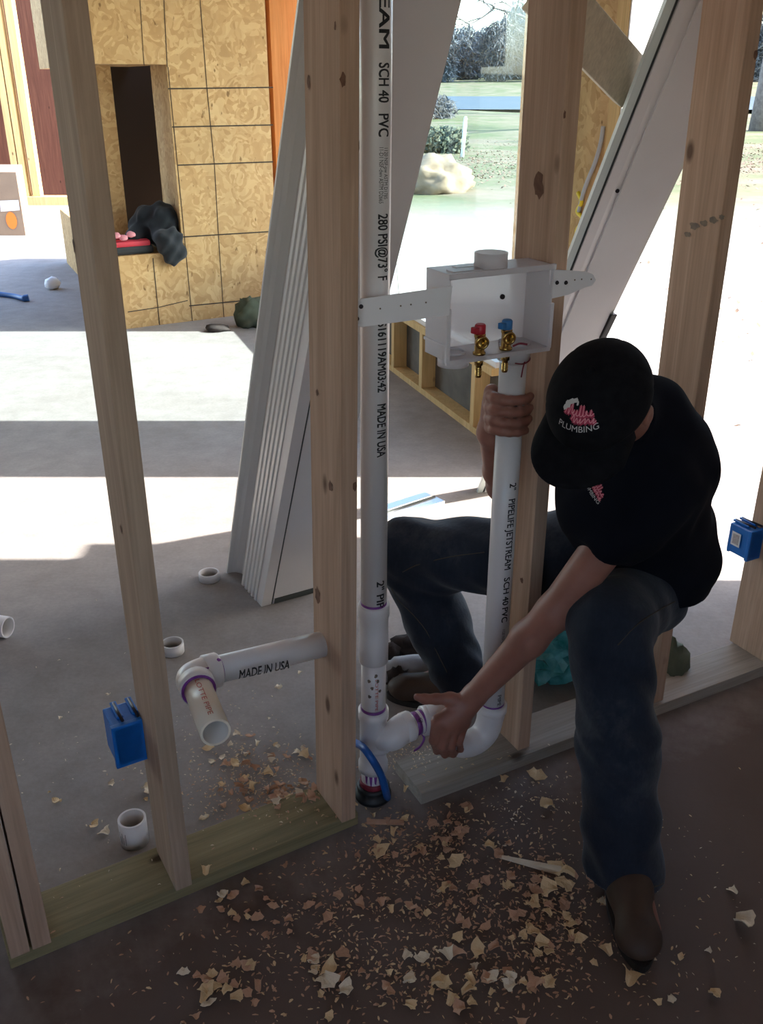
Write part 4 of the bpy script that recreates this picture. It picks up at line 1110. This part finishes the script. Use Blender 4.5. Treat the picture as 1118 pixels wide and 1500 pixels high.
# sawdust and tiny shavings
mb = MB(); rs = random.Random(5)
def dust(cx, cy, sx, sy, n, s0, mats):
    for _ in range(n):
        p = at_z(rs.gauss(cx, sx), rs.gauss(cy, sy)); sd = side_of_wall(p)
        if -.02 < sd < .15 and not (-.05 < p.x < .08):
            if sd < .004: continue
            p.z = .0385
        a = rs.uniform(0, 6.28); L_ = s0*.6*rs.uniform(.3, 1.8); d = Vector((math.cos(a), math.sin(a), rs.uniform(-.05, .25))); n2 = Vector((-d.y, d.x, 0))*L_*rs.uniform(.1, .3)
        p = p+ZUP*.0012; q = [p, p+d*L_*.5+ZUP*L_*rs.uniform(0, .25), p+d*L_]
        m = rs.choice(mats); v = [mb.bm.verts.new(x) for x in (q[0]-n2*.5, q[0]+n2*.5, q[1]+n2, q[1]-n2, q[2]+n2*.4, q[2]-n2*.4)]
        for x in v: x.co.z = max(x.co.z, p.z)
        mb.face([v[0], v[3], v[2], v[1]], m); mb.face([v[3], v[5], v[4], v[2]], m)
dust(385, 1150, 60, 32, 750, .010, ['chip1', 'chip2', 'chip3', 'chip2']); dust(330, 1100, 60, 50, 260, .008, ['chip3', 'chip1'])
dust(610, 1230, 70, 30, 600, .012, ['chip1', 'chip2', 'chip2']); dust(790, 1340, 50, 60, 700, .012, ['chip1', 'chip2', 'chip2'])
dust(600, 1320, 120, 45, 800, .011, ['chip1', 'chip2', 'chip2']); dust(560, 1420, 200, 45, 900, .012, ['chip1', 'chip2', 'chip2']); dust(770, 1170, 45, 30, 200, .010, ['chip3', 'chip1'])
dust(600, 1115, 22, 15, 260, .008, ['chip3', 'chip1']); dust(980, 1330, 90, 90, 120, .008, ['chip1', 'chip3']); dust(180, 1150, 110, 120, 110, .009, ['chip3'])
tag(mb.build('sawdust', origin=(0, 1.6, 0)), 'sawdust and tiny shavings strewn around the stud wall', 'sawdust', kind='stuff')

# ================================================================== OUTDOORS
def fluff(mb, c, r, n, s, mat, rnd, up=.0, thin=.12):
    c = Vector(c)
    for _ in range(n):
        d = Vector((rnd.gauss(0, 1), rnd.gauss(0, 1), rnd.gauss(0, 1))).normalized()*rnd.random()**.45
        p = c+Vector((d.x*r[0], d.y*r[1], d.z*r[2])); t = Vector((rnd.gauss(0, 1), rnd.gauss(0, 1), rnd.gauss(0, 1)+up)).normalized()*s*rnd.uniform(.5, 1.4)
        e = t.orthogonal().normalized()*t.length*thin
        mb.quad([p-t*.5, p+e, p+t*.5, p-e], mat)
def gp(px, py, up=0.0):
    p = at_z(px, py, -.05); return Vector((p.x, p.y, gz(p.x, p.y)+up))
mb = MB(); p = gp(677, 226); mb.tube([p-ZUP*.1, p+Vector((.06, 0, .95))], .05, 'wrap', 10); mb.tube([p+Vector((.06, 0, .95)), p+Vector((.062, 0, 1.0))], [.05, .03], 'wrap', 10)
tag(mb.build('stake', origin=p), 'white marker stake standing in the yard', 'stake')
mb = MB(); p = gp(655, 285); mb.blob(p+Vector((-.22, .6, .08)), (.66, .7, .46), 'dirt', 3, .28, 2.5, 4); tag(mb.build('dirt_mound', origin=p), 'straw coloured dirt mound in the yard', 'mound')
mb = MB(); p = gp(655, 218); fluff(mb, p+ZUP*.3-X1*.1, (.75, .5, .45), 1500, .16, 'bush', random.Random(2), .4, .3); tag(mb.build('shrub', origin=p), 'low grey green shrub left of the white stake', 'shrub')
mb = MB(); p = gp(640, 175); fluff(mb, p+ZUP*.4-X1*.5, (1.5, 1.2, .8), 1600, .5, 'twigs', random.Random(3), .3, .08); tag(mb.build('brush_pile', origin=p), 'dark brush pile in the field beyond the shrub', 'brush pile')
mb = MB(); mb.quad([Vector((-60, 66, .12)), Vector((60, 62, .12)), Vector((90, 120, .12)), Vector((-70, 128, .12))], 'water'); structure(mb.build('pond'))
# leaf litter
mb = MB(); rl = random.Random(3)
for q_ in range(8200):
    y = 2.5+abs(rl.gauss(0, 1))*16+rl.random()*4 if rl.random() < .16 else rl.uniform(17, 34); x = rl.uniform(1.9, max(4, y*.5)) if y < 17 else rl.uniform(0, y*.5)
    if q_ >= 3200: y = 19+13*rl.random()**1.3; x = y*(rl.uniform(.03, .2) if rl.random() < .6 else rl.uniform(.36, .48))
    p = Vector((x, y, gz(x, y)+.015)); a = rl.uniform(0, 6.28); s = rl.uniform(.03, .08)*(1 if y < 12 else 1.2); d = Vector((math.cos(a), math.sin(a), rl.uniform(0, .5)))*s; e = Vector((-math.sin(a), math.cos(a), rl.uniform(-.2, .4)))*s*.5
    mb.quad([p-d*.5, p+e*.5, p+d*.5, p-e*.5], 'leaf')
tag(mb.build('leaf_litter', origin=(3, 12, 0)), 'dry fallen leaves strewn over the yard', 'leaves', kind='stuff')
def branch(mb, p, d, L_, r, depth, rnd, mat, droop=.0):
    pts = [p]; q = p.copy(); dd = d.copy()
    for k in range(4):
        dd = (dd+Vector((rnd.uniform(-.22, .22), rnd.uniform(-.22, .22), rnd.uniform(-.18, .18)-droop))).normalized(); q = q+dd*L_/4; pts.append(q.copy())
    mb.tube(pts, [r*(1-.16*k) for k in range(5)], mat, 6 if depth > 1 else 4, caps=False)
    if depth <= 0: return
    for k in range(2 if depth > 3 else 3):
        i = rnd.randint(2, 4); a = rnd.uniform(0, 6.28); n = dd.orthogonal().normalized(); m = dd.cross(n)
        nd = (dd*.75+(n*math.cos(a)+m*math.sin(a))*rnd.uniform(.5, .95)).normalized(); branch(mb, pts[i], nd, L_*rnd.uniform(.58, .8), r*.63, depth-1, rnd, mat, droop)
def tree(name, x, y, h, r, label, seed, mt='bark', mc='twigs', depth=5, group=None, droop=.0, lean_=0):
    rnd = random.Random(seed); p = Vector((x, y, gz(x, y)-.1)); t = thing(name, p, label, 'tree', group)
    mb = MB(); tp = p+Vector((lean_*h*.3, 0, h*.38)); mb.tube([p, p.lerp(tp, .3), p.lerp(tp, .65)+Vector((.1*r, 0, 0)), tp], [r*1.25, r, r*.9, r*.75], mt, 12); mb.build('trunk', t)
    mb = MB()
    for k in range(5):
        a = 6.28*k/5+rnd.uniform(-.4, .4); branch(mb, tp-ZUP*h*.02*k, Vector((math.cos(a)*.8, math.sin(a)*.8, rnd.uniform(.35, 1.0))).normalized(), h*.30, r*.45, depth, rnd, mc, droop)
    mb.build('crown', t); return t
tree('bare_tree', 8.9, 58, 10.5, .34, 'bare tree whose twigs spread across the sky behind the middle stud', 4, depth=5, droop=.05)
tree('bare_tree', 14.9, 39, 17, .42, 'thick dark tree trunk in the yard at the far right edge', 9, depth=3)
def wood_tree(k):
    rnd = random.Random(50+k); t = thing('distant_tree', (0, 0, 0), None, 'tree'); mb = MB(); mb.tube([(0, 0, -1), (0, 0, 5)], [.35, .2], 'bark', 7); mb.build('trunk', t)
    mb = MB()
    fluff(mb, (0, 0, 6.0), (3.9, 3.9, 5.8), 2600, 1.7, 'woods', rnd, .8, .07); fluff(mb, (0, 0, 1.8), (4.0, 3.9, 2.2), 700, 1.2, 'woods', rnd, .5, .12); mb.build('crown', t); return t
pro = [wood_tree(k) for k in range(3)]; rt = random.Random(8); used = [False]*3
spots = []
for row in range(4):
    for q in range(8): spots.append((2+q*10.4+(row % 2)*5.2, 204+row*11.5))
for q in range(5): spots.append((96+q*10.6, 206+6*(q % 2)))
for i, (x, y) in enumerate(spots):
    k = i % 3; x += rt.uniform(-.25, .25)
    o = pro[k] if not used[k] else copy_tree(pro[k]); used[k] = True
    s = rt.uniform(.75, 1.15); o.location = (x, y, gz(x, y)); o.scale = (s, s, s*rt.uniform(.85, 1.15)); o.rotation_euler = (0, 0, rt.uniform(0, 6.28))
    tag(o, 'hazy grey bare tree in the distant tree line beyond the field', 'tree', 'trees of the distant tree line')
# ================================================================== PERSON
V3 = lambda *a: Vector(a)
fh = V3(-.5, -.5, -.7).normalized(); uh = V3(-.35, -.62, .70); uh = (uh-fh*uh.dot(fh)).normalized(); lh = uh.cross(fh).normalized()
HC = at_d(880, 594, 1.72)
def hd3(l, f, u): return HC+lh*l+fh*f+uh*u
NB = V3(.53, 1.85, 1.02)
C1, C2, C3, C4 = V3(.665, 2.06, .60), V3(.635, 2.0, .75), V3(.58, 1.92, .91), V3(.555, 1.90, 1.0)
SL, SR = V3(.565, 1.785, .905), V3(.46, 2.07, .96)
ELB = at_d(812, 897, 2.10); WL = wr(694, 1020, -.022)
ER = V3(.315, 2.19, .735)
pc = spz(605); pcd = sdn
HPL, HPR = V3(.655, 2.01, .535), V3(.50, 2.17, .53)
KL, AL = at_d(893, 915, 2.06), V3(.553, 1.55, .085)
KR, AR = V3(.075, 2.38, .44), V3(.235, 2.26, .10)

bf = Field((-.03, 1.28, 0.02), (.95, 2.55, 1.32), .0046)
# legs and trunk (under the clothes)
bf.cone(HPL, KL, .085, .062, .03); bf.cone(KL, AL, .058, .042, .03); bf.cone(HPR, KR, .085, .062, .03); bf.cone(KR, AR, .058, .042, .03)
fl_d = V3(.03, -.22, -.04); bf.cone(AL, AL+fl_d*.6-ZUP*.03, .038, .03, .03); fr_d = V3(-.2, .03, -.03); bf.cone(AR, AR+fr_d*.6-ZUP*.03, .038, .03, .03)
bf.cone(HPL, HPR, .085, .085, .04); bf.cone((HPL+HPR)/2+ZUP*.03, C2, .09, .085, .05); bf.cone(C2, C3, .085, .11, .06); bf.cone(C3, C4, .12, .075, .06)
bf.cone(C4, SL, .07, .055, .06); bf.cone(C4, SR, .07, .055, .06)
bf.cone(NB, HC-uh*.05-fh*.03, .058, .056, .04)
# arms
def arm(a, e, wv, r):
    bf.cone(a, e, r[0], r[1], .03); m = e.lerp(wv, .3); bf.cone(e, m, r[1], r[2], .02); bf.cone(m, wv, r[2], r[3], .02)
arm(SL, ELB, WL, (.050, .041, .041, .029))
# head
AX = (lh, fh, uh)
bf.ell(HC+uh*.015-fh*.012, (.074, .093, .098), AX, .03); bf.ell(hd3(0, .035, -.055), (.056, .058, .062), AX, .035)
bf.cone(hd3(0, .084, -.005), hd3(0, .104, -.036), .009, .014, .012); bf.cone(hd3(-.011, .098, -.040), hd3(.011, .098, -.040), .009, .009, .008)
bf.ell(hd3(0, .088, -.068), (.024, .010, .007), AX, .008); bf.ell(hd3(0, .087, -.080), (.021, .010, .007), AX, .008); bf.ell(hd3(0, .078, -.103), (.022, .018, .014), AX, .02)
bf.cone(hd3(-.034, .080, .014), hd3(.034, .080, .014), .011, .011, .014)
for s in (-1, 1):
    bf.ell(hd3(.031*s, .083, -.008), (.015, .008, .009), AX, .006, 'sub')
    ec_ = hd3(.078*s, -.018, -.012); ea = (lh*s*.9-fh*.4).normalized()
    bf.ell(ec_+lh*s*.006, (.008, .019, .031), (lh, fh, uh), .008); bf.ell(ec_+lh*s*.016+fh*.003, (.006, .009, .016), (lh, fh, uh), .004, 'sub')
# hand on the trap: back of the hand to the camera, fingers folded under, thumb along the top
def hp_(px, py, o): return wr(px, py, o)
mcp = [hp_(641, 1056, -.010), hp_(655, 1062, -.020), hp_(668, 1062, -.021), hp_(680, 1058, -.015)]
pip = [hp_(635, 1085, -.008), hp_(648, 1092, -.016), hp_(661, 1092, -.016), hp_(673, 1086, -.011)]
dip = [hp_(640, 1100, .012), hp_(652, 1105, .008), hp_(664, 1105, .008), hp_(675, 1098, .010)]
tip = [hp_(650, 1096, .045), hp_(660, 1100, .045), hp_(671, 1099, .044), hp_(680, 1092, .040)]
rad = [.0105, .0112, .0105, .0092]
bf.cone(WL, hp_(682, 1036, -.018), .028, .028, .015); bf.ell(hp_(668, 1052, -.012), (.042, .044, .021), (D2, ZUP, N2), .015)
for i in range(4):
    bf.cone(hp_(684-3*i+4, 1034, -.016), mcp[i], .020, .0165, .014)
    bf.cone(mcp[i], pip[i], rad[i]+.004, rad[i]+.0015, .006); bf.cone(pip[i], dip[i], rad[i], rad[i]*.92, .004); bf.cone(dip[i], tip[i], rad[i]*.9, rad[i]*.78, .004)
th_ = [hp_(678, 1030, -.012), hp_(660, 1024, -.002), hp_(638, 1024, .008), hp_(623, 1024, .012), hp_(611, 1021, .014)]
bf.chain(th_, [.021, .0165, .0125, .0118, .0095], .010)
# hand on the standpipe: four fingers across its front, thumb closing behind
ua = D2.copy(); vb_ = (-N2).copy()
def rp(py, ang, r): return spy(py)+(ua*math.cos(R(ang))+vb_*math.sin(R(ang)))*r
rows = [(584, .0112), (601, .0115), (617, .0112), (631, .0098)]
palm = []
for i, (py, fr_) in enumerate(rows):
    ro = .0305+fr_+.0005; e = 38 if i < 3 else 58
    an = [234, 207, 180, 152, 124, 96, 68, e]
    k = [1.10, 1.08, 1.04, 1.0, 1.0, 1.0, 1.0, 1.0]
    bf.chain([rp(py+(2 if j < 2 else 0), a_, ro*k[j]) for j, a_ in enumerate(an)], [fr_*1.25, fr_*1.2, fr_*1.12, fr_*1.04, fr_, fr_, fr_*.95, fr_*.85], .0035)
    palm.append(rp(py, 243, ro*1.16))
WR = rp(650, 262, .060)
for q in palm: bf.cone(q, WR, .016, .023, .016)
arm(SR, ER, WR, (.050, .041, .040, .029))
tb_ = [WR+(palm[1]-WR)*.4, rp(618, 268, .052), rp(604, 296, .046), rp(596, 325, .044), rp(592, 345, .043)]
bf.chain(tb_, [.02, .016, .013, .0118, .0095], .010)
PERSON = bf.build('person', 'skin', origin=(.55, 1.9, 0.0))
tag(PERSON, 'person in black cap, black tee and jeans squatting through the studs, holding two white pipes', 'person')

# ---- trousers
jf = Field((-.05, 1.38, 0.03), (1.0, 2.6, .78), .0065)
jf.cone(HPL, KL, .104, .088, .04); jf.cone(KL, KL.lerp(AL, .5), .090, .086, .05); jf.cone(KL.lerp(AL, .5), AL-ZUP*.07, .083, .089, .04)
jf.cone(HPR, KR, .122, .094, .04); jf.cone(KR, KR.lerp(AR, .55), .092, .088, .05); jf.cone(KR.lerp(AR, .55), AR-ZUP*.02, .086, .084, .04)
jf.cone(HPL, HPR, .108, .118, .06); jf.cone((HPL+HPR)/2, C1+ZUP*.06, .13, .132, .06)
def wrj(X, Y, Z):
    a = .0042*np.sin(58*Z+24*X+9*np.sin(11*Y))*np.exp(-((Z-.12)/.13)**2)
    a = a+.004*np.sin(46*X+52*Y+30*Z)*np.exp(-((Z-.5)/.12)**2)
    return a+.0026*np.sin(33*X-27*Y+41*Z+4*np.sin(17*Z))
jf.wrinkle(wrj)
jf.half((0, 0, .055), (0, 0, -1), .003)
JE = jf.build('jeans', 'denim', PERSON)
bvj = o_bvh[JE.name]
# seam threads on the trousers
def seam(parent, bvh, pix, name, mat, r=.0014, off=.0006):
    pts = []
    for px, py in pix:
        h = shoot(bvh, px, py)
        if h[0] is not None: pts.append(h[0]+h[1]*off)
    if len(pts) > 2:
        mb = MB(); mb.tube(catmull(pts, 3), r, mat, 6); return mb.build(name, parent)
seam(JE, bvj, [(590, 838), (610, 828), (640, 820), (670, 814), (710, 809)], 'seam', 'thread')
seam(JE, bvj, [(574, 862), (585, 880), (605, 900), (625, 925), (640, 955), (655, 985)], 'seam', 'thread')
seam(JE, bvj, [(1008, 872), (985, 883), (955, 900), (930, 918), (905, 945)], 'seam', 'thread')
seam(JE, bvj, [(898, 1292), (915, 1300), (935, 1303), (955, 1300), (972, 1294)], 'hem_stitch', 'thread', .0016)

# ---- boots
def boot(a, d, name):
    d = Vector((d.x, d.y, 0)).normalized(); s = Vector((-d.y, d.x, 0)); b = Vector((a.x, a.y, 0))
    bo = Field(b-V3(.25, .25, .03), b+V3(.25, .25, .24), .005)
    bo.cone(b-d*.02+ZUP*.11, b-d*.02+ZUP*.08, .047, .050, .02); bo.cone(b-d*.03+ZUP*.06, b+d*.05+ZUP*.062, .048, .046, .03)
    bo.cone(b+d*.03+ZUP*.058, b+d*.155+ZUP*.042, .046, .040, .03); bo.ell(b+d*.165+ZUP*.042, (.052, .048, .034), (d, s, ZUP), .02)
    bo.half(b+ZUP*.018, (0, 0, -1), .004)
    o = bo.build(name, 'boot', PERSON)
    mb = MB(); pl_ = []
    for k in range(40):
        t = 2*math.pi*k/40; f_ = math.cos(t); w_ = .047+.007*math.cos(t*1.0-.3)*(1 if f_ > 0 else .2)
        pl_.append(b+d*(.068+.152*f_)+s*(w_*math.sin(t)*(1-.18*max(0, f_)**4)))
    mb.prism([(q.x, q.y) for q in pl_], .001, .020, 'sole'); mb.build('sole', o)
    return o
b1 = boot(AL, Vector((-.012, -.22, 0)), 'boot'); b2 = boot(AR, Vector((-.22, .02, 0)), 'boot')

# ---- tee
nd = (HC-NB).normalized()
sf = Field((.30, 1.55, .42), (1.0, 2.35, 1.2), .006)
sf.cone(C1-ZUP*.04, C1, .16, .165, .06); sf.cone(C1, C2, .160, .128, .07); sf.cone(C2, C3, .130, .150, .07); sf.cone(C3, C4, .15, .092, .08)
sf.ell(V3(.52, 1.86, .84), (.13, .12, .14), None, .08)
sf.cone(C4, SL, .085, .078, .07); sf.cone(C4, SR, .085, .075, .07); sf.cone(NB+nd*.09, C4, .066, .08, .04)
sl_f = Field((.30, 1.55, .42), (1.0, 2.35, 1.2), .006)
sh_e = SL.lerp(ELB, .62); sl_f.cone(SL, sh_e, .076, .066, .05); sr_e = SR.lerp(ER, .85); sl_f.cone(SR, sr_e, .076, .066, .05)
ad = (ELB-SL).normalized(); sl_f.half(SL.lerp(ELB, .46), ad, .004, box=(np.array(SL.lerp(ELB, .46))-.12, np.array(SL.lerp(ELB, .46))+.12))
ar_ = (ER-SR).normalized(); sl_f.half(SR.lerp(ER, .72), ar_, .004, box=(np.array(SR.lerp(ER, .72))-.12, np.array(SR.lerp(ER, .72))+.12))
hh_ = np.maximum(.04-np.abs(sf.f-sl_f.f), 0); sf.f = np.minimum(sf.f, sl_f.f)-hh_*hh_/.16
def wrs(X, Y, Z): return .0045*np.sin(24*X+31*Z+5*np.sin(14*Y))*np.exp(-((Z-.68)/.2)**2)+.0028*np.sin(43*Z-29*X+17*Y)
sf.wrinkle(wrs)
sf.half((.80, 2.0, .525), (-.14, .0, -1), .004)
sf.half(NB+nd*.095, nd, .004, box=(np.array(NB)-.13, np.array(NB)+.16))
TS_ = sf.build('shirt', 'shirt', PERSON)
bvs = o_bvh[TS_.name]

# ---- emblem artwork: red script strokes, pale figure blob, white lettering on an arc
def ribbon(pts, wd):
    out = []; P = catmull([(x, y, 0) for x, y in pts], 5)
    for i in range(len(P)-1):
        t = (P[i+1]-P[i]); 
        if t.length < 1e-6: continue
        t.normalize(); n = Vector((-t.y, t.x, 0))*wd/2; out.append(([P[i]-n, P[i+1]-n, P[i+1]+n, P[i]+n]))
    return out
def emblem(place, parent, name, sc):
    mb = MB()
    def add(quads, m, lift):
        for q in quads:
            vs = [mb.bm.verts.new(place(p.x*sc, p.y*sc, lift)) for p in q]; mb.face(vs, m)
    def blobs(cx, cy, rx, ry, m, lift, seed):
        rnd = random.Random(seed); add([[Vector((cx+rx*math.cos(t)*(1+rnd.uniform(-.2, .2)), cy+ry*math.sin(t)*(1+rnd.uniform(-.2, .2)), 0)) for t in [k*.5236 for k in range(12)]]], m, lift)
    s1 = [(-1.55, .02), (-1.35, .75), (-1.18, .05), (-1.0, .8), (-.82, .15), (-.62, .45), (-.7, .1), (-.42, .2), (-.3, .5), (-.34, .12), (-.05, .2), (.05, .85), (.02, .12), (.3, .2), (.38, .85), (.35, .12), (.62, .2), (.75, .45), (.6, .3), (.95, .12), (1.2, .5), (1.05, .1), (1.4, .2)]
    s2 = [(-.75, -.25), (-.5, .1), (-.45, -.4), (-.2, -.05), (-.1, -.4), (.15, -.05), (.1, -.4), (.4, -.15), (.6, -.05), (.5, -.4), (.85, -.1), (1.0, -.4), (1.35, -.1), (1.2, -.45), (1.5, -.3)]
    for st_ in (s1, s2):
        add(ribbon(st_, .30), 'logo_white' if False else 'logo_red', .0004)
        add(ribbon([(x+.03, y+.07) for x, y in st_], .07), 'pink', .0008)
    for (cx, cy, rx, ry, sd) in ((-1.55, .72, .36, .30, 1), (-1.2, .98, .34, .2, 2), (-.75, 1.12, .30, .16, 3), (-.42, .98, .14, .16, 4), (-1.72, .42, .22, .2, 5)): blobs(cx, cy, rx, ry, 'logo_white', .0011, sd)
    V, F, L = text2d('PLUMBING', .2, .03)
    W_ = 3.4
    def arc(v):
        x = (v.x/L-.5)*W_; y = v.y*.46-1.02+.10*((x+.4)/1.2)**2*.6; return x-.05, y
    vs = [mb.bm.verts.new(place(arc(v)[0]*sc, arc(v)[1]*sc, .0012)) for v in V]
    for f in F: mb.face([vs[i] for i in f], 'logo_white')
    return mb.build(name, parent)

# ---- cap
CR = (.093, .112, .098)
def crown(th, ph):       # th around (0 = front), ph from the top
    g = 1-.012*math.exp(-(((th/(math.pi/3)+.5) % 1-.5)/.05)**2)*min(1, math.sin(ph)*1.5)
    l_, f_, u_ = CR[0]*math.sin(th)*math.sin(ph)*g, CR[1]*math.cos(th)*math.sin(ph)*g, CR[2]*math.cos(ph)*(1+.06*max(0, math.cos(th))*math.sin(ph)**2)
    return hd3(l_, f_-.004, u_+.028)
CAPR = empty('cap', (0, 0, 0)); CAPR.parent = PERSON; CAPR.location = HC-PERSON.location
mb = MB(); NT, NP = 96, 22; PH = math.pi*.53
g_ = [[mb.bm.verts.new(crown(2*math.pi*i/NT, .02+(PH-.02)*j/NP)) for i in range(NT)] for j in range(NP+1)]
inn = [mb.bm.verts.new(hd3(0, 0, .02)+(v.co-hd3(0, 0, .02))*.93) for v in g_[-1]]
for j in range(NP):
    for i in range(NT): mb.face([g_[j][i], g_[j][(i+1) % NT], g_[j+1][(i+1) % NT], g_[j+1][i]], 'cap', True)
for i in range(NT): mb.face([g_[-1][i], g_[-1][(i+1) % NT], inn[(i+1) % NT], inn[i]], 'cap')
mb.face(list(reversed(g_[0])), 'cap'); mb.build('crown', CAPR)
mb = MB(); mb.lathe([(.007, -.002), (.008, .001), (.005, .004)], crown(0, 0), uh, 'cap', 12); mb.build('button', CAPR)
mb = MB(); NS, NL = 28, 8
def brim(s, t, dz):
    ph = s*R(72); b = hd3(CR[0]*math.sin(ph)*.95, CR[1]*math.cos(ph)*.94-.004, .020)
    ext = .081*(math.cos(ph*.92))**.55 if abs(s) < 1 else 0.0
    p = b+(fh*1.0+lh*math.sin(ph)*.22)*ext*t; return p-uh*(.026*(s*s)*t+.010*t)+uh*dz
A_ = [[mb.bm.verts.new(brim(-1+2*i/NS, j/NL, .002)) for i in range(NS+1)] for j in range(NL+1)]
B_ = [[mb.bm.verts.new(brim(-1+2*i/NS, j/NL, -.002)) for i in range(NS+1)] for j in range(NL+1)]
for j in range(NL):
    for i in range(NS):
        mb.face([A_[j][i], A_[j][i+1], A_[j+1][i+1], A_[j+1][i]], 'cap', True); mb.face([B_[j][i], B_[j+1][i], B_[j+1][i+1], B_[j][i+1]], 'cap', True)
for i in range(NS): mb.face([A_[NL][i], A_[NL][i+1], B_[NL][i+1], B_[NL][i]], 'cap')
mb.build('brim', CAPR)
def cap_place(x, y, lift):
    th = .20+x/.098; ph = R(47)-y/.105
    p = crown(th, ph); c = hd3(0, 0, .028); n = (p-c).normalized(); return p+n*(lift+.0012)
o = emblem(cap_place, CAPR, 'emblem', .0265); tag(o, 'red and white embroidered plumbing emblem')
h = shoot(bvs, 874, 716)
if h[0] is not None:
    c, n = h[0], h[1]; xr = Vector((.50, -.55, -.62)); xr = (xr-n*xr.dot(n)).normalized(); yr = n.cross(xr).normalized()
    def sh_place(x, y, lift):
        q = c+xr*x+yr*y; hh = bvs.ray_cast(q+n*.05, -n, .1); p = hh[0] if hh[0] is not None else q; return p+n*(lift+.0012)
    o = emblem(sh_place, TS_, 'emblem', .0175); tag(o, 'small red and white chest emblem')
# ---- hair below the cap, eyes
hf = Field(HC-V3(.2, .2, .2), HC+V3(.2, .2, .2), .005)
hf.ell(HC+uh*.012-fh*.016, (.079, .096, .098), AX, .01)
hf.half(hd3(0, -.01, -.055), -uh*1.0+fh*.25, .004); hf.half(hd3(0, .005, 0), fh, .004); hf.half(hd3(0, 0, .06), uh, .004)
hf.wrinkle(lambda X, Y, Z: .0015*np.sin(300*X+140*Z)+.0012*np.sin(260*Y-180*Z))
hf.build('hair', 'hair', PERSON)
for s in (-1, 1):
    mb = MB(); mb.blob(hd3(.031*s, .074, -.008), (.011, .011, .011), 'eye', 1, 0, 1, 3); mb.build('eye', PERSON)
